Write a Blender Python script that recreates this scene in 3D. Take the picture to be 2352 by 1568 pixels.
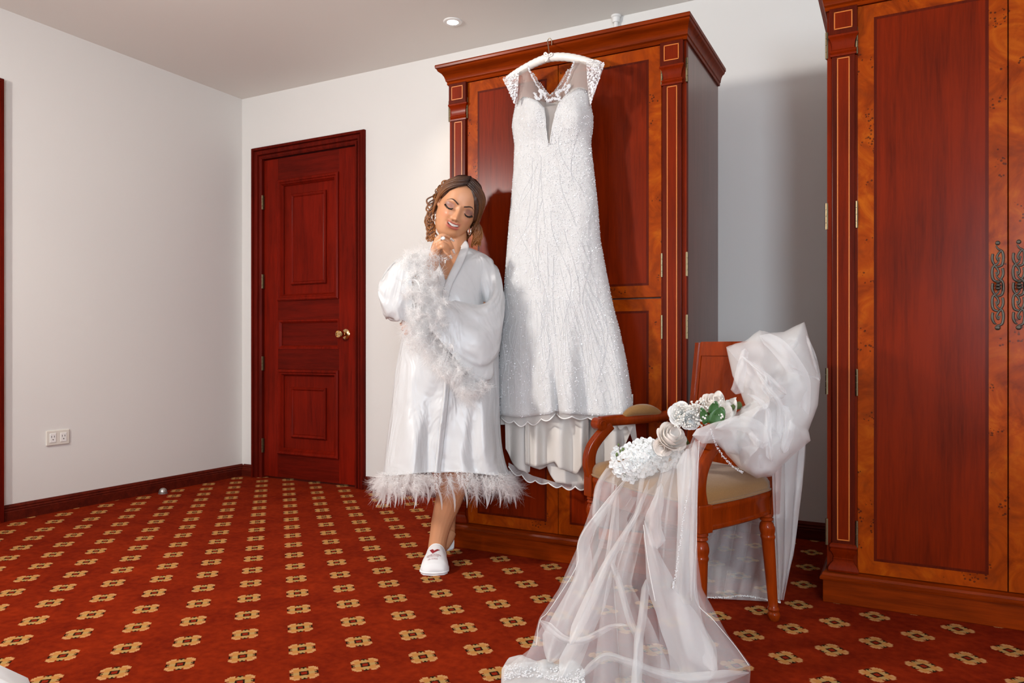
import bpy, bmesh, math, random
import numpy as np
from mathutils import Vector, Matrix, noise as mnoise
R_ = math.radians
rng = random.Random(7)
npr = np.random.RandomState(5)
for o in list(bpy.data.objects): bpy.data.objects.remove(o)
scene = bpy.context.scene
COL = scene.collection

# ---------------------------------------------------------------- camera
FPX, CXP, HYP, CH, TH = 1695.0, 1176.0, 799.0, 0.87, R_(27.72)
AF = np.array([-math.sin(TH), math.cos(TH), 0.0]); AR = np.array([math.cos(TH), math.sin(TH), 0.0])
AZ = np.array([0, 0, 1.0]); AC = np.array([0, 0, CH])
cam = bpy.data.cameras.new('camera'); camo = bpy.data.objects.new('camera', cam); COL.objects.link(camo)
camo.location = (0, 0, CH); camo.rotation_euler = (R_(90), 0, TH)
cam.sensor_width = 36.0; cam.lens = 36.0 * FPX / 2352.0
cam.shift_y = (HYP - 784.0) / 2352.0; cam.clip_start = 0.02
scene.camera = camo
def ray(px, py): return AF + (px - CXP) / FPX * AR + (HYP - py) / FPX * AZ
def at(px, py, Y):                      # the point of the plane y = Y that shows at this pixel
    d = ray(px, py); return AC + d * (Y / d[1])
def atx(px, py, X):
    d = ray(px, py); return AC + d * (X / d[0])
def atz(px, py, z=0.0):
    d = ray(px, py); return AC + d * ((z - CH) / d[2])
def dp(px, py, dep): return AC + ray(px, py) * dep   # by depth
# ---------------------------------------------------------------- light
vs = scene.view_settings
vs.view_transform = 'Standard'; vs.look = 'None'; vs.gamma = 1.0; vs.use_curve_mapping = False
vs.exposure = 0.0
world = bpy.data.worlds.new('world'); scene.world = world; world.use_nodes = True
world.node_tree.nodes['Background'].inputs[0].default_value = (.80, .90, 1.0, 1)
world.node_tree.nodes['Background'].inputs[1].default_value = .4
def area(name, loc, target, size, energy, color=(1, 1, 1), sy=None, shape=None):
    l = bpy.data.lights.new(name, 'AREA'); l.energy = energy; l.color = color; l.size = size
    if sy: l.shape = 'RECTANGLE'; l.size_y = sy
    if shape: l.shape = shape
    o = bpy.data.objects.new(name, l); COL.objects.link(o); o.location = loc
    o.rotation_euler = (Vector(target) - Vector(loc)).to_track_quat('-Z', 'Y').to_euler(); return o
area('flash_light', (-2.95, .25, 2.02), (-1.0, 2.65, 1.0), .24, 68, (1.0, .955, .90), shape='DISK')
area('window_light', (1.4, -2.28, 1.45), (.0, 2.8, 1.1), .95, 142, (.78, .89, 1.0), sy=1.4)
area('window_light', (-1.9, -2.28, 1.45), (-2.0, 2.8, 1.1), 1.4, 10, (.93, .96, 1.0), sy=1.4)

# ---------------------------------------------------------------- helpers: meshes
class MB:
    def __init__(s): s.v = []; s.f = []; s.c = []
    def add(s, vs_, fs, col=None):
        b = len(s.v); s.v.extend([tuple(map(float, q)) for q in vs_]); s.f.extend([tuple(b + i for i in q) for q in fs])
        if col is not None: s.c.extend([col] * len(vs_))
        return s
    def box(s, x0, x1, y0, y1, z0, z1):
        return s.add([(x0,y0,z0),(x1,y0,z0),(x1,y1,z0),(x0,y1,z0),(x0,y0,z1),(x1,y0,z1),(x1,y1,z1),(x0,y1,z1)],
              [(0,3,2,1),(4,5,6,7),(0,1,5,4),(1,2,6,5),(2,3,7,6),(3,0,4,7)])
    def grid(s, pts, cu=False, cv=False, flip=False):       # pts[i][j]
        nu, nv = len(pts), len(pts[0]); vs_ = [p for row in pts for p in row]; fs = []
        for i in range(nu if cu else nu - 1):
            for j in range(nv if cv else nv - 1):
                q = (i*nv+j, ((i+1) % nu)*nv+j, ((i+1) % nu)*nv+(j+1) % nv, i*nv+(j+1) % nv)
                fs.append(q[::-1] if flip else q)
        return s.add(vs_, fs)
    def rings(s, rs, cap=True):                              # closed rings lofted
        n = len(rs[0]); b = len(s.v); s.grid(rs, cv=True)
        if cap:
            s.f.append(tuple(b + j for j in range(n))); s.f.append(tuple(b + (len(rs)-1)*n + j for j in range(n))[::-1])
        return s
    def tube(s, pts, rad, n=8, cap=True, flat=1.0, up=None):
        pts = [np.array(p, float) for p in pts]; m = len(pts)
        rad = [rad]*m if np.isscalar(rad) else rad
        rs = []; prev = None
        for i in range(m):
            t = pts[min(i+1, m-1)] - pts[max(i-1, 0)]; t = t/(np.linalg.norm(t)+1e-9)
            if prev is None:
                u = np.array(up if up is not None else ((0,0,1) if abs(t[2]) < .9 else (1,0,0)), float)
            else: u = prev
            u = u - t*(u@t); u /= np.linalg.norm(u)+1e-9; prev = u; w = np.cross(t, u)
            rs.append([pts[i] + rad[i]*(math.cos(a)*u + flat*math.sin(a)*w) for a in [2*math.pi*k/n for k in range(n)]])
        return s.rings(rs, cap)
    def lathe(s, prof, n=20, c=(0,0,0), axis='z'):
        rs = []
        for r, h in prof:
            row = []
            for k in range(n):
                a = 2*math.pi*k/n; x, y = r*math.cos(a), r*math.sin(a)
                q = (x, y, h) if axis == 'z' else ((x, h, y) if axis == 'y' else (h, x, y))
                row.append((q[0]+c[0], q[1]+c[1], q[2]+c[2]))
            rs.append(row)
        return s.rings(rs)
    def ball(s, c, r, n=8, m=6, sc=(1,1,1)):
        rs = [[(c[0]+r*sc[0]*math.sin(t)*math.cos(a), c[1]+r*sc[1]*math.sin(t)*math.sin(a), c[2]+r*sc[2]*math.cos(t))
               for a in [2*math.pi*k/n for k in range(n)]] for t in [math.pi*(i+.04)/(m-1+.08) for i in range(m)]]
        return s.rings(rs)
    def sweep(s, path, prof, mp, closed=False, side=1):      # moulding with mitred corners; prof=[(offset, height)]
        path = [np.array(p, float) for p in path]; n = len(path); rs = []
        for i in range(n):
            ds = []
            if closed or i > 0: d = path[i]-path[i-1]; ds.append(d/np.linalg.norm(d))
            if closed or i < n-1: d = path[(i+1) % n]-path[i]; ds.append(d/np.linalg.norm(d))
            ns = [np.array([d[1], -d[0]])*side for d in ds]
            m = ns[0] if len(ns) == 1 else (ns[0]+ns[1])/(1+ns[0]@ns[1])
            rs.append([mp(*(path[i]+m*o), hgt) for o, hgt in prof])
        b = len(s.v); s.grid(rs, cu=closed, cv=True)
        if not closed:
            k = len(prof); s.f.append(tuple(b+j for j in range(k))); s.f.append(tuple(b+(n-1)*k+j for j in range(k))[::-1])
        return s
    def build(s, name, mat, parent=None, smooth=False, bevel=0, w=False, solid=0, sub=0, seg=2, cols=None, autos=None):
        me = bpy.data.meshes.new(name); v = s.v
        if w and parent is not None:
            inv = ROOTM[rootof(parent)].inverted(); v = [tuple(inv @ Vector(q)) for q in v]
        me.from_pydata(v, [], s.f); me.update()
        bm = bmesh.new(); bm.from_mesh(me); bmesh.ops.recalc_face_normals(bm, faces=bm.faces)
        bm.to_mesh(me); bm.free()
        cc = cols if cols is not None else (s.c if len(s.c) == len(s.v) and s.c else None)
        if cc is not None:
            ca = me.color_attributes.new('tint', 'FLOAT_COLOR', 'POINT')
            ca.data.foreach_set('color', np.array([(c[0], c[1], c[2], 1) for c in cc], dtype=np.float32).ravel())
        if smooth: me.shade_smooth()
        if autos is not None:
            me.shade_smooth(); me.set_sharp_from_angle(angle=R_(autos))
        me.materials.append(mat)
        o = bpy.data.objects.new(name, me); COL.objects.link(o)
        if parent is not None: o.parent = parent
        if bevel:
            b = o.modifiers.new('bevel', 'BEVEL'); b.width = bevel; b.segments = seg; b.limit_method = 'ANGLE'; b.angle_limit = R_(40)
        if solid:
            m = o.modifiers.new('solid', 'SOLIDIFY'); m.thickness = solid; m.offset = 0
        if sub:
            m = o.modifiers.new('sub', 'SUBSURF'); m.levels = sub; m.render_levels = sub
        return o
ROOTM = {}
def rootof(o):
    while o.parent is not None: o = o.parent
    return o.name
def thing(name, label=None, cat=None, loc=(0,0,0), rz=0.0, group=None, kind=None):
    o = bpy.data.objects.new(name, None); COL.objects.link(o); o.empty_display_size = .05
    o.location = loc; o.rotation_euler = (0, 0, rz); ROOTM[o.name] = Matrix.Translation(Vector(loc)) @ Matrix.Rotation(rz, 4, 'Z')
    return tag(o, label, cat, group, kind)
def tag(o, label=None, cat=None, group=None, kind=None):
    if label: o['label'] = label
    if cat: o['category'] = cat
    if group: o['group'] = group
    if kind: o['kind'] = kind
    return o
def cr(pts, n):                          # Catmull-Rom through rows of any dimension
    P = np.array(pts, float); m = len(P); out = []
    for k in range(n):
        t = k/(n-1)*(m-1); i = min(int(t), m-2); u = t-i
        p0, p1, p2, p3 = P[max(i-1,0)], P[i], P[i+1], P[min(i+2,m-1)]
        out.append(.5*(2*p1+(p2-p0)*u+(2*p0-5*p1+4*p2-p3)*u*u+(3*p1-p0-3*p2+p3)*u**3))
    return np.array(out)
def nz(x, y=0, z=0): return mnoise.noise(Vector((x, y, z)))
def sst(a, b, x):
    t = min(1, max(0, (x-a)/(b-a))); return t*t*(3-2*t)

# ---------------------------------------------------------------- helpers: materials
class NT:
    def __init__(s, name):
        m = bpy.data.materials.new(name); m.use_nodes = True; s.m = m; s.t = m.node_tree; s.n = s.t.nodes
        s.b = s.n['Principled BSDF']; s.out = s.n['Material Output']
    def new(s, ty, **kw):
        q = s.n.new(ty)
        for k, v in kw.items(): setattr(q, k, v)
        return q
    def link(s, a, b): s.t.links.new(a, b); return b
    def put(s, sock, v):
        if isinstance(v, bpy.types.NodeSocket): s.t.links.new(v, sock)
        elif v is not None: sock.default_value = v
    def math(s, op, a, b=None, c=None, clamp=False):
        q = s.new('ShaderNodeMath', operation=op); q.use_clamp = clamp
        for i, v in enumerate((a, b, c)):
            if v is not None: s.put(q.inputs[i], v)
        return q.outputs[0]
    def vmath(s, op, a, b=None):
        q = s.new('ShaderNodeVectorMath', operation=op); s.put(q.inputs[0], a)
        if b is not None: s.put(q.inputs[1], b)
        if op == 'SCALE': q.inputs['Scale'].default_value = .16
        return q.outputs[1] if op in ('DOT_PRODUCT', 'LENGTH') else q.outputs[0]
    def mix(s, f, a, b):
        q = s.new('ShaderNodeMix', data_type='RGBA'); s.put(q.inputs[0], f)
        s.put(q.inputs[6], a if isinstance(a, bpy.types.NodeSocket) else (*a, 1)); s.put(q.inputs[7], b if isinstance(b, bpy.types.NodeSocket) else (*b, 1))
        return q.outputs[2]
    def coord(s, kind='Object'): return s.new('ShaderNodeTexCoord').outputs[kind]
    def mapping(s, vec, scale=(1,1,1), rot=(0,0,0), loc=(0,0,0)):
        q = s.new('ShaderNodeMapping'); s.link(vec, q.inputs[0]); q.inputs[1].default_value = loc; q.inputs[2].default_value = rot; q.inputs[3].default_value = scale
        return q.outputs[0]
    def noise(s, vec, scale, detail=3, rough=.5, dist=0):
        q = s.new('ShaderNodeTexNoise'); s.link(vec, q.inputs['Vector']); q.inputs['Scale'].default_value = scale
        q.inputs['Detail'].default_value = detail; q.inputs['Roughness'].default_value = rough; q.inputs['Distortion'].default_value = dist
        return q.outputs[0]
    def ramp(s, f, stops):
        q = s.new('ShaderNodeValToRGB'); s.put(q.inputs[0], f); e = q.color_ramp.elements
        while len(e) < len(stops): e.new(.5)
        for i, (p, c) in enumerate(stops): e[i].position = p; e[i].color = (*c, 1) if len(c) == 3 else c
        return q.outputs[0]
    def bump(s, h, strength, dist=.002):
        q = s.new('ShaderNodeBump'); s.link(h, q.inputs['Height']); q.inputs['Strength'].default_value = strength; q.inputs['Distance'].default_value = dist
        s.link(q.outputs[0], s.b.inputs['Normal']); return q.outputs[0]
    def set(s, **kw):
        al = dict(color='Base Color', rough='Roughness', metal='Metallic', coat='Coat Weight', coatr='Coat Roughness', spec='Specular IOR Level', sheen='Sheen Weight',
                  trans='Transmission Weight', ior='IOR', alpha='Alpha', sss='Subsurface Weight', aniso='Anisotropic', em='Emission Strength', emc='Emission Color')
        for k, v in kw.items():
            if k in ('color', 'emc') and isinstance(v, tuple): v = (*v[:3], 1)
            s.put(s.b.inputs[al[k]], v)
        return s
def plain(name, color, rough=.5, **kw):
    return NT(name).set(color=color, rough=rough, **kw).m
def wood(name, dark, light, axis='z', rough=.35, coat=.5, sc=1.0, blotch=.35, coatr=.12, grain=1.0):
    t = NT(name); c = t.coord()
    st = {'z': (14, 14, 1.0), 'x': (1.0, 14, 14), 'y': (14, 1.0, 14)}[axis]
    v = t.mapping(c, tuple(q*sc for q in st))
    a = t.noise(v, 2.2, 5, .6, .6); fine = t.noise(t.mapping(c, tuple(q*sc*5 for q in st)), 3.0, 3, .6)
    big = t.noise(c, 2.3, 2, .5)
    f = t.math('MULTIPLY_ADD', fine, .35*grain, t.math('MULTIPLY_ADD', a, .75, t.math('MULTIPLY', big, blotch)))
    col = t.ramp(f, [(.38, dark), (.95, light)])
    t.set(color=col, rough=rough+.12, coat=coat*.22, coatr=coatr+.12, spec=.03); t.bump(fine, .05, .001)
    return t.m
def burl(name):
    t = NT(name); c = t.coord()
    n1 = t.noise(c, 7.0, 4, .6, 1.6); n2 = t.noise(c, 26.0, 4, .65, .8)
    base = t.ramp(n1, [(.30, (.17, .019, .0006)), (.52, (.30, .043, .001)), (.75, (.43, .092, .003))])
    vo = t.new('ShaderNodeTexVoronoi'); t.link(t.mapping(c, (1,1,1)), vo.inputs['Vector']); vo.inputs['Scale'].default_value = 95
    spot = t.math('LESS_THAN', vo.outputs['Distance'], .34)
    clus = t.math('MULTIPLY', t.math('GREATER_THAN', t.noise(c, 9.5, 2, .5, .4), .60), t.math('GREATER_THAN', n2, .42))
    k = t.math('MULTIPLY', t.math('MULTIPLY', spot, clus), .75)
    dk = t.math('MULTIPLY', t.math('SUBTRACT', t.noise(c, 11, 3, .6, 2.0), .5, clamp=True), 1.6)
    col = t.mix(dk, base, (.13, .022, .005)); col = t.mix(k, col, (.035, .008, .004))
    t.set(color=col, rough=.48, coat=.11, coatr=.24, spec=.03); return t.m
# ---------------------------------------------------------------- materials of the room
def paint(name, col):
    t = NT(name); c = t.coord(); n = t.noise(c, 160, 3, .6)
    t.set(color=t.mix(t.math('MULTIPLY', t.noise(c, 1.2, 2), .25), col, tuple(q*.95 for q in col)), rough=.75); t.bump(n, .06, .001); return t.m
M_wall = paint('wall_paint', (.765, .745, .715)); M_ceil = paint('ceiling_paint', (.82, .79, .745))
M_door = wood('red_door_wood', (.034, .0021, .0008), (.20, .0088, .0025), 'z', rough=.42, coat=.30, blotch=.5)
M_doorx = wood('red_door_wood_rail', (.035, .0025, .001), (.16, .008, .003), 'x', rough=.42, coat=.30)
M_casing = wood('door_casing_wood', (.028, .002, .001), (.15, .008, .003), 'z', rough=.42, coat=.3)
M_mah = wood('mahogany_veneer', (.026, .0019, .0002), (.18, .0135, .0005), 'z', rough=.32, coat=.55, sc=.8, blotch=.55)
M_mahd = wood('dark_mahogany', (.033, .0034, .001), (.115, .010, .002), 'z', rough=.35, coat=.5)
M_mahx = wood('mahogany_moulding', (.060, .0065, .0005), (.26, .030, .001), 'x', rough=.32, coat=.55)
M_side = wood('wardrobe_side_wood', (.09, .030, .020), (.20, .07, .05), 'z', rough=.38, coat=.5)  # wood lightened and greyed to carry the wall's gloss reflection in its colour
_p = M_side.node_tree.nodes['Principled BSDF']; _p.inputs['Specular IOR Level'].default_value = .7; _p.inputs['Roughness'].default_value = .30
M_burl = burl('burl_veneer')
M_inlay = plain('inlay_string', (.62, .17, .015), .4, coat=.4)
M_brass = plain('aged_brass', (.20, .15, .085), .42, metal=1.0)
M_gold = plain('polished_brass', (.72, .50, .24), .18, metal=1.0)
M_iron = plain('pewter_metal', (.095, .085, .07), .5, metal=.85)
M_plastic = plain('outlet_plastic', (.74, .70, .63), .4)
M_slot = plain('socket_slot', (.03, .025, .02), .6)
M_white = plain('white_enamel', (.85, .84, .82), .4)
M_chrome = plain('doorstop_metal', (.45, .43, .40), .35, metal=.8)

def carpet():
    t = NT('carpet'); g = t.new('ShaderNodeNewGeometry').outputs['Position']
    e1, e2, o = (.23125, -.0011), (-.0096, .23655), (-1.4119, 1.4901)
    det = e1[0]*e2[1]-e1[1]*e2[0]
    d = t.vmath('SUBTRACT', g, (o[0], o[1], 0))
    s = t.vmath('DOT_PRODUCT', d, (e2[1]/det, -e2[0]/det, 0)); u = t.vmath('DOT_PRODUCT', d, (-e1[1]/det, e1[0]/det, 0))
    fr = lambda x: t.math('SUBTRACT', t.math('FRACT', t.math('ADD', x, 100.5)), .5)
    fr2 = lambda x: t.math('SUBTRACT', t.math('FRACT', t.math('ADD', x, 100.0)), .5)
    a0, b0, a1, b1 = fr(s), fr(u), fr2(s), fr2(u)
    use = t.math('LESS_THAN', t.math('ADD', t.math('ABSOLUTE', a0), t.math('ABSOLUTE', b0)), .5)
    pick = lambda x, y: t.math('ADD', t.math('MULTIPLY', x, use), t.math('MULTIPLY', y, t.math('SUBTRACT', 1.0, use)))
    K = 46.0                                                  # tufts per lattice cell
    q = lambda x: t.math('FLOOR', t.math('ADD', t.math('ABSOLUTE', t.math('MULTIPLY', x, K)), .5))
    wob = t.math('MULTIPLY', t.math('SUBTRACT', t.noise(g, 420, 1), .5), .030)
    pa, pb = t.math('MULTIPLY', pick(a0, a1), .7071), t.math('MULTIPLY', pick(b0, b1), .7071)
    x, y = q(t.math('ADD', t.math('ADD', pa, pb), wob)), q(t.math('ADD', t.math('SUBTRACT', pa, pb), wob))   # whole tufts from the middle, 0..
    mx, mn = t.math('MAXIMUM', x, y), t.math('MINIMUM', x, y)
    L = lambda a, b: t.math('LESS_THAN', a, b); AND = lambda *k: k[0] if len(k) == 1 else t.math('MULTIPLY', k[0], AND(*k[1:]))
    OR = lambda a, b: t.math('MAXIMUM', a, b); G = lambda a, b: t.math('GREATER_THAN', a, b)
    sm = t.math('ADD', x, y)
    red = L(mx, 1.5)
    ring = AND(L(mx, 2.5), G(mx, 1.5))
    card = AND(L(mn, 2.5), L(mx, 6.5)); nick = AND(t.math('COMPARE', mx, 6.5, .9), t.math('COMPARE', mn, 2.0, .4))
    diag = AND(G(mn, 1.5), L(mx, 6.5), L(sm, 11.5))
    tip = OR(AND(t.math('COMPARE', mx, 7.0, .4), t.math('COMPARE', mn, 4.0, 1.4)), AND(t.math('COMPARE', mx, 6.0, .4), t.math('COMPARE', mn, 6.0, .4)))
    dtip = OR(AND(t.math('COMPARE', mx, 7.0, .4), L(mn, 1.5)), AND(t.math('COMPARE', mx, 6.0, .4), L(mn, .5)))
    flower = AND(OR(card, OR(diag, tip)), t.math('SUBTRACT', 1.0, nick))
    pile = t.noise(g, 700, 3, .75); blot = t.noise(g, 5.5, 3, .6); blot2 = t.noise(g, 38, 3, .6)
    bg = t.ramp(t.math('MULTIPLY_ADD', blot2, .55, t.math('MULTIPLY', blot, .6)), [(.34, (.105, .0060, .0015)), (.74, (.30, .026, .004))])
    bg = t.mix(t.math('MULTIPLY', t.ramp(pile, [(.35, (0, 0, 0)), (.65, (1, 1, 1))]), .5), bg, (.12, .005, .002))
    tan = t.mix(diag, (.43, .27, .095), (.50, .21, .05)); tan = t.mix(OR(tip, AND(diag, G(mx, 5.5))), tan, (.58, .28, .11))
    tan = t.mix(t.math('MULTIPLY', pile, .5), tan, (.36, .19, .07))
    col = t.mix(flower, bg, tan)
    col = t.mix(OR(ring, dtip), col, (.022, .009, .004)); col = t.mix(red, col, (.24, .018, .006))
    t.set(color=col, rough=1.0, spec=.03); t.bump(pile, .5, .004); return t.m
M_carpet = carpet()

# ---------------------------------------------------------------- the room
XL, YB, HC = -3.984, 3.611, 2.571
XR, YF = 2.4, -2.3
def struct(o): return tag(o, kind='structure')
struct(MB().box(XL-.15, XR+.15, YF-.15, YB+.15, -.06, 0).build('floor', M_carpet))
struct(MB().box(XL-.15, XR+.15, YF-.15, YB+.15, HC, HC+.1).build('ceiling', M_ceil))
DX0, DX1, DZ = -3.792, -2.996, 2.135                      # door opening, back wall
b = MB().box(XL-.15, DX0-.01, YB, YB+.15, 0, HC).box(DX1+.01, XR+.15, YB, YB+.15, 0, HC).box(DX0-.01, DX1+.01, YB, YB+.15, DZ+.01, HC)
struct(b.build('wall_back', M_wall))
EY0, EY1 = 1.21, 2.006                                    # door opening, left wall
b = MB().box(XL-.15, XL, YF-.15, EY0-.01, 0, HC).box(XL-.15, XL, EY1+.01, YB, 0, HC).box(XL-.15, XL, EY0-.01, EY1+.01, DZ+.01, HC)
struct(b.build('wall_left', M_wall))
struct(MB().box(XR, XR+.15, YF-.15, YB, 0, HC).build('wall_right', M_wall))
WIN = [(.88, 1.92), (-2.65, -1.15)]; WZ0, WZ1 = .75, 2.2
b = MB(); xs = [XL, -2.65, -1.15, .88, 1.92, XR]
for i in (0, 2, 4): b.box(xs[i], xs[i+1], YF-.15, YF, 0, HC)
for x0, x1 in WIN: b.box(x0, x1, YF-.15, YF, 0, WZ0).box(x0, x1, YF-.15, YF, WZ1, HC)
struct(b.build('wall_front', M_wall))
t = NT('window_glass'); t.set(color=(1, 1, 1), rough=.02, trans=1.0, ior=1.2, spec=.2); M_glass = t.m
for i, (x0, x1) in enumerate(WIN):
    wn = thing('window_%d' % (i+1), loc=((x0+x1)/2, YF-.08, WZ0), kind='structure'); hw = (x1-x0)/2; hh = WZ1-WZ0
    MB().box(-hw, hw, -.03, .03, 0, .06).box(-hw, hw, -.03, .03, hh-.06, hh).box(-hw, -hw+.06, -.03, .03, .06, hh-.06).box(hw-.06, hw, -.03, .03, .06, hh-.06).box(-.025, .025, -.025, .025, .06, hh-.06).build('window_frame', M_white, wn, bevel=.004)
    for s in (-1, 1): MB().box(min(s*.025, s*(hw-.06)), max(s*.025, s*(hw-.06)), -.004, .004, .06, hh-.06).build('pane', M_glass, wn)
# skirting
SK = [(0, 0), (.020, 0), (.020, .042), (.016, .046), (.018, .052), (.011, .058), (.013, .064), (.006, .072), (0, .075)]
M_skirt = wood('skirting_wood', (.030, .004, .003), (.13, .014, .006), 'x', rough=.4, coat=.4)
def skirt(name, a, b_, nrm):
    a, b_ = np.array(a), np.array(b_); m = MB()
    m.grid([[(p[0]+nrm[0]*o, p[1]+nrm[1]*o, z*1.06) for o, z in SK] for p in (a, b_)], cv=True)
    m.f.append(tuple(range(len(SK)))); m.f.append(tuple(range(len(SK), 2*len(SK)))[::-1])
    return struct(m.build(name, M_skirt))
skirt('baseboard_left', (XL, EY1+.081), (XL, YB), (1, 0)); skirt('baseboard_left', (XL, YF), (XL, EY0-.081), (1, 0))
skirt('baseboard_back', (XL+.02, YB), (DX0-.081, YB), (0, -1)); skirt('baseboard_back', (DX1+.081, YB), (XR, YB), (0, -1))
skirt('baseboard_right', (XR, YF), (XR, YB), (-1, 0)); skirt('baseboard_front', (XL, YF), (XR, YF), (0, 1))

# ---------------------------------------------------------------- panelled doors
def make_door(name, loc, rz, w):          # local: x along the wall from the hinge side, y into the wall, z up
    d = thing(name, loc=loc, rz=rz, kind='structure'); H = DZ
    prof = [(0, .02), (0, -.006), (.010, -.014), (.018, -.014), (.020, -.004), (.026, -.004), (.030, -.018), (.044, -.024), (.050, -.024), (.053, -.014), (.057, -.014), (.060, -.030), (.074, -.030), (.080, -.018), (.080, .0)]
    mp = lambda u, v, k: (u, k, v)
    MB().sweep([(0, 0), (0, H), (w, H), (w, 0)], prof, mp, side=-1).build('casing', M_casing, d, autos=25)
    MB().box(-.012, 0, .02, .12, 0, H).box(w, w+.012, .02, .12, 0, H).box(0, w, .02, .12, H, H+.012).build('jamb', M_door, d)
    leaf = MB(); X = [0.004, .130, w-.144, w-.004]; Zs = [.012, .167, .728, .864, 1.055, 1.183, 1.984, H-.005]
    y0, y1 = .012, .052
    leaf.box(X[0], X[1], y0, y1, .012, H-.005).box(X[2], X[3], y0, y1, .012, H-.005)
    lf = leaf.build('leaf', M_door, d, bevel=.002)
    rails = [(Zs[0], Zs[1]), (Zs[2], Zs[3]), (Zs[4], Zs[5]), (Zs[6], Zs[7])]
    for a, c in rails: MB().box(X[1], X[2], y0+.001, y1, a, c).build('rail', M_doorx, d, bevel=.002)
    big = [(0, .010), (0, -.010), (.008, -.016), (.016, -.014), (.022, -.006), (.030, -.009), (.036, .002), (.042, .010)]
    small = [(0, .014), (0, .002), (.006, -.005), (.012, -.003), (.018, .003), (.024, .014)]
    for k, (a, c) in enumerate([(Zs[1], Zs[2]), (Zs[3], Zs[4]), (Zs[5], Zs[6])]):
        p = MB().box(X[1], X[2], .028, .046, a, c).build('panel', M_doorx if k == 1 else M_door, d)
        rect = [(X[1], a), (X[1], c), (X[2], c), (X[2], a)]
        MB().sweep(rect, [(o, q+y0) for o, q in (big if k != 1 else [(0, .012), (0, -.001), (.010, -.001), (.022, .012)])], mp, closed=True, side=1).build('panel_moulding', M_door, p, autos=35)
        if k != 1:
            i = .112; j = .102 if k == 2 else .115
            r2 = [(X[1]+i, a+j), (X[1]+i, c-j), (X[2]-i, c-j), (X[2]-i, a+j)]
            MB().sweep(r2, [(-.012, .029)] + [(o, q+.012) for o, q in small], mp, closed=True, side=1).build('inner_moulding', M_door, p, autos=35)
            MB().box(X[1]+i+.02, X[2]-i-.02, .018, .03, a+j+.02, c-j-.02).build('raised_field', M_door, p, bevel=.004)
    for z in (.17, .72, 1.27, 1.80):
        hg = MB()
        for k in range(4): hg.lathe([(.0055, z+k*.024), (.0055, z+k*.024+.022)], 8, (.003, -.004, 0))
        hg.box(.004, .012, .000, .006, z, z+.094).build('hinge', M_brass, d, autos=40)
    kx, kz = w-.087, .957
    kn = MB().lathe([(.001, -.0), (.033, 0), (.033, .004), (.026, .010), (.014, .012), (.012, .026), (.016, .030), (.024, .040), (.027, .052), (.026, .066), (.021, .074), (.019, .074), (.016, .068), (.006, .068), (.005, .072), (.001, .072)], 24, (0, 0, 0), 'y')
    kn.v = [(x+kx, y0-y, z+kz) for x, y, z in kn.v]
    kn.build('door_knob', M_gold, d, autos=35)
    return d
make_door('door_1', (DX0, YB, 0), 0, DX1-DX0)
make_door('door_2', (XL, EY0, 0), R_(90), EY1-EY0)

# ---------------------------------------------------------------- wardrobes
def scroll_handle(x, z0, z1, parent):
    m = MB(); H = z1-z0; yb = -.004
    def c2(pts, r): 
        q = cr([(x+a*.015, yb, z0+b_*H) for a, b_ in pts], len(pts)*5)
        n = len(q); m.tube(q, [r*(.55+.45*math.sin(math.pi*min(1, .25+.75*i/(n-1)))) for i in range(n)], 6, flat=.8, up=(0,1,0))
    for k in range(5):
        b0 = .10+k*.165; s = 1 if k % 2 == 0 else -1
        c2([(-.1*s, b0-.05), (.75*s, b0-.03), (1.0*s, b0+.05), (.8*s, b0+.12), (.1*s, b0+.15), (-.3*s, b0+.19)], .0058)
        c2([(.75*s, b0+.13), (.25*s, b0+.11), (-.15*s, b0+.06), (.1*s, b0+.02), (.35*s, b0+.045)], .0050)
        c2([(-.9*s, b0+.10), (-.95*s, b0+.03), (-.6*s, b0-.02), (-.2*s, b0-.03)], .0056)
        m.ball((x-s*.0125, yb, z0+(b0+.085)*H), .0052, 8, 6, (1, .6, 1)); m.ball((x+s*.004, yb, z0+(b0+.05)*H), .005, 8, 6, (1, .6, 1))
    m.ball((x, yb-.001, z1-.006), .0075, 10, 8, (1, .7, 1)); m.ball((x, yb-.001, z0+.008), .0085, 10, 8, (1, .7, 1))
    h = m.build('handle', M_iron, parent, smooth=True)
    k = MB(); zc = (z0+z1)/2
    for i in range(3): k.ball((x, -.022, zc+.010-i*.010), .0085, 10, 6, (1, 1, .55))
    k.lathe([(.006, 0), (.005, -.02), (.001, -.022)], 10, (x, 0, zc), 'y'); k.build('pull', M_iron, h, smooth=True)
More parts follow.
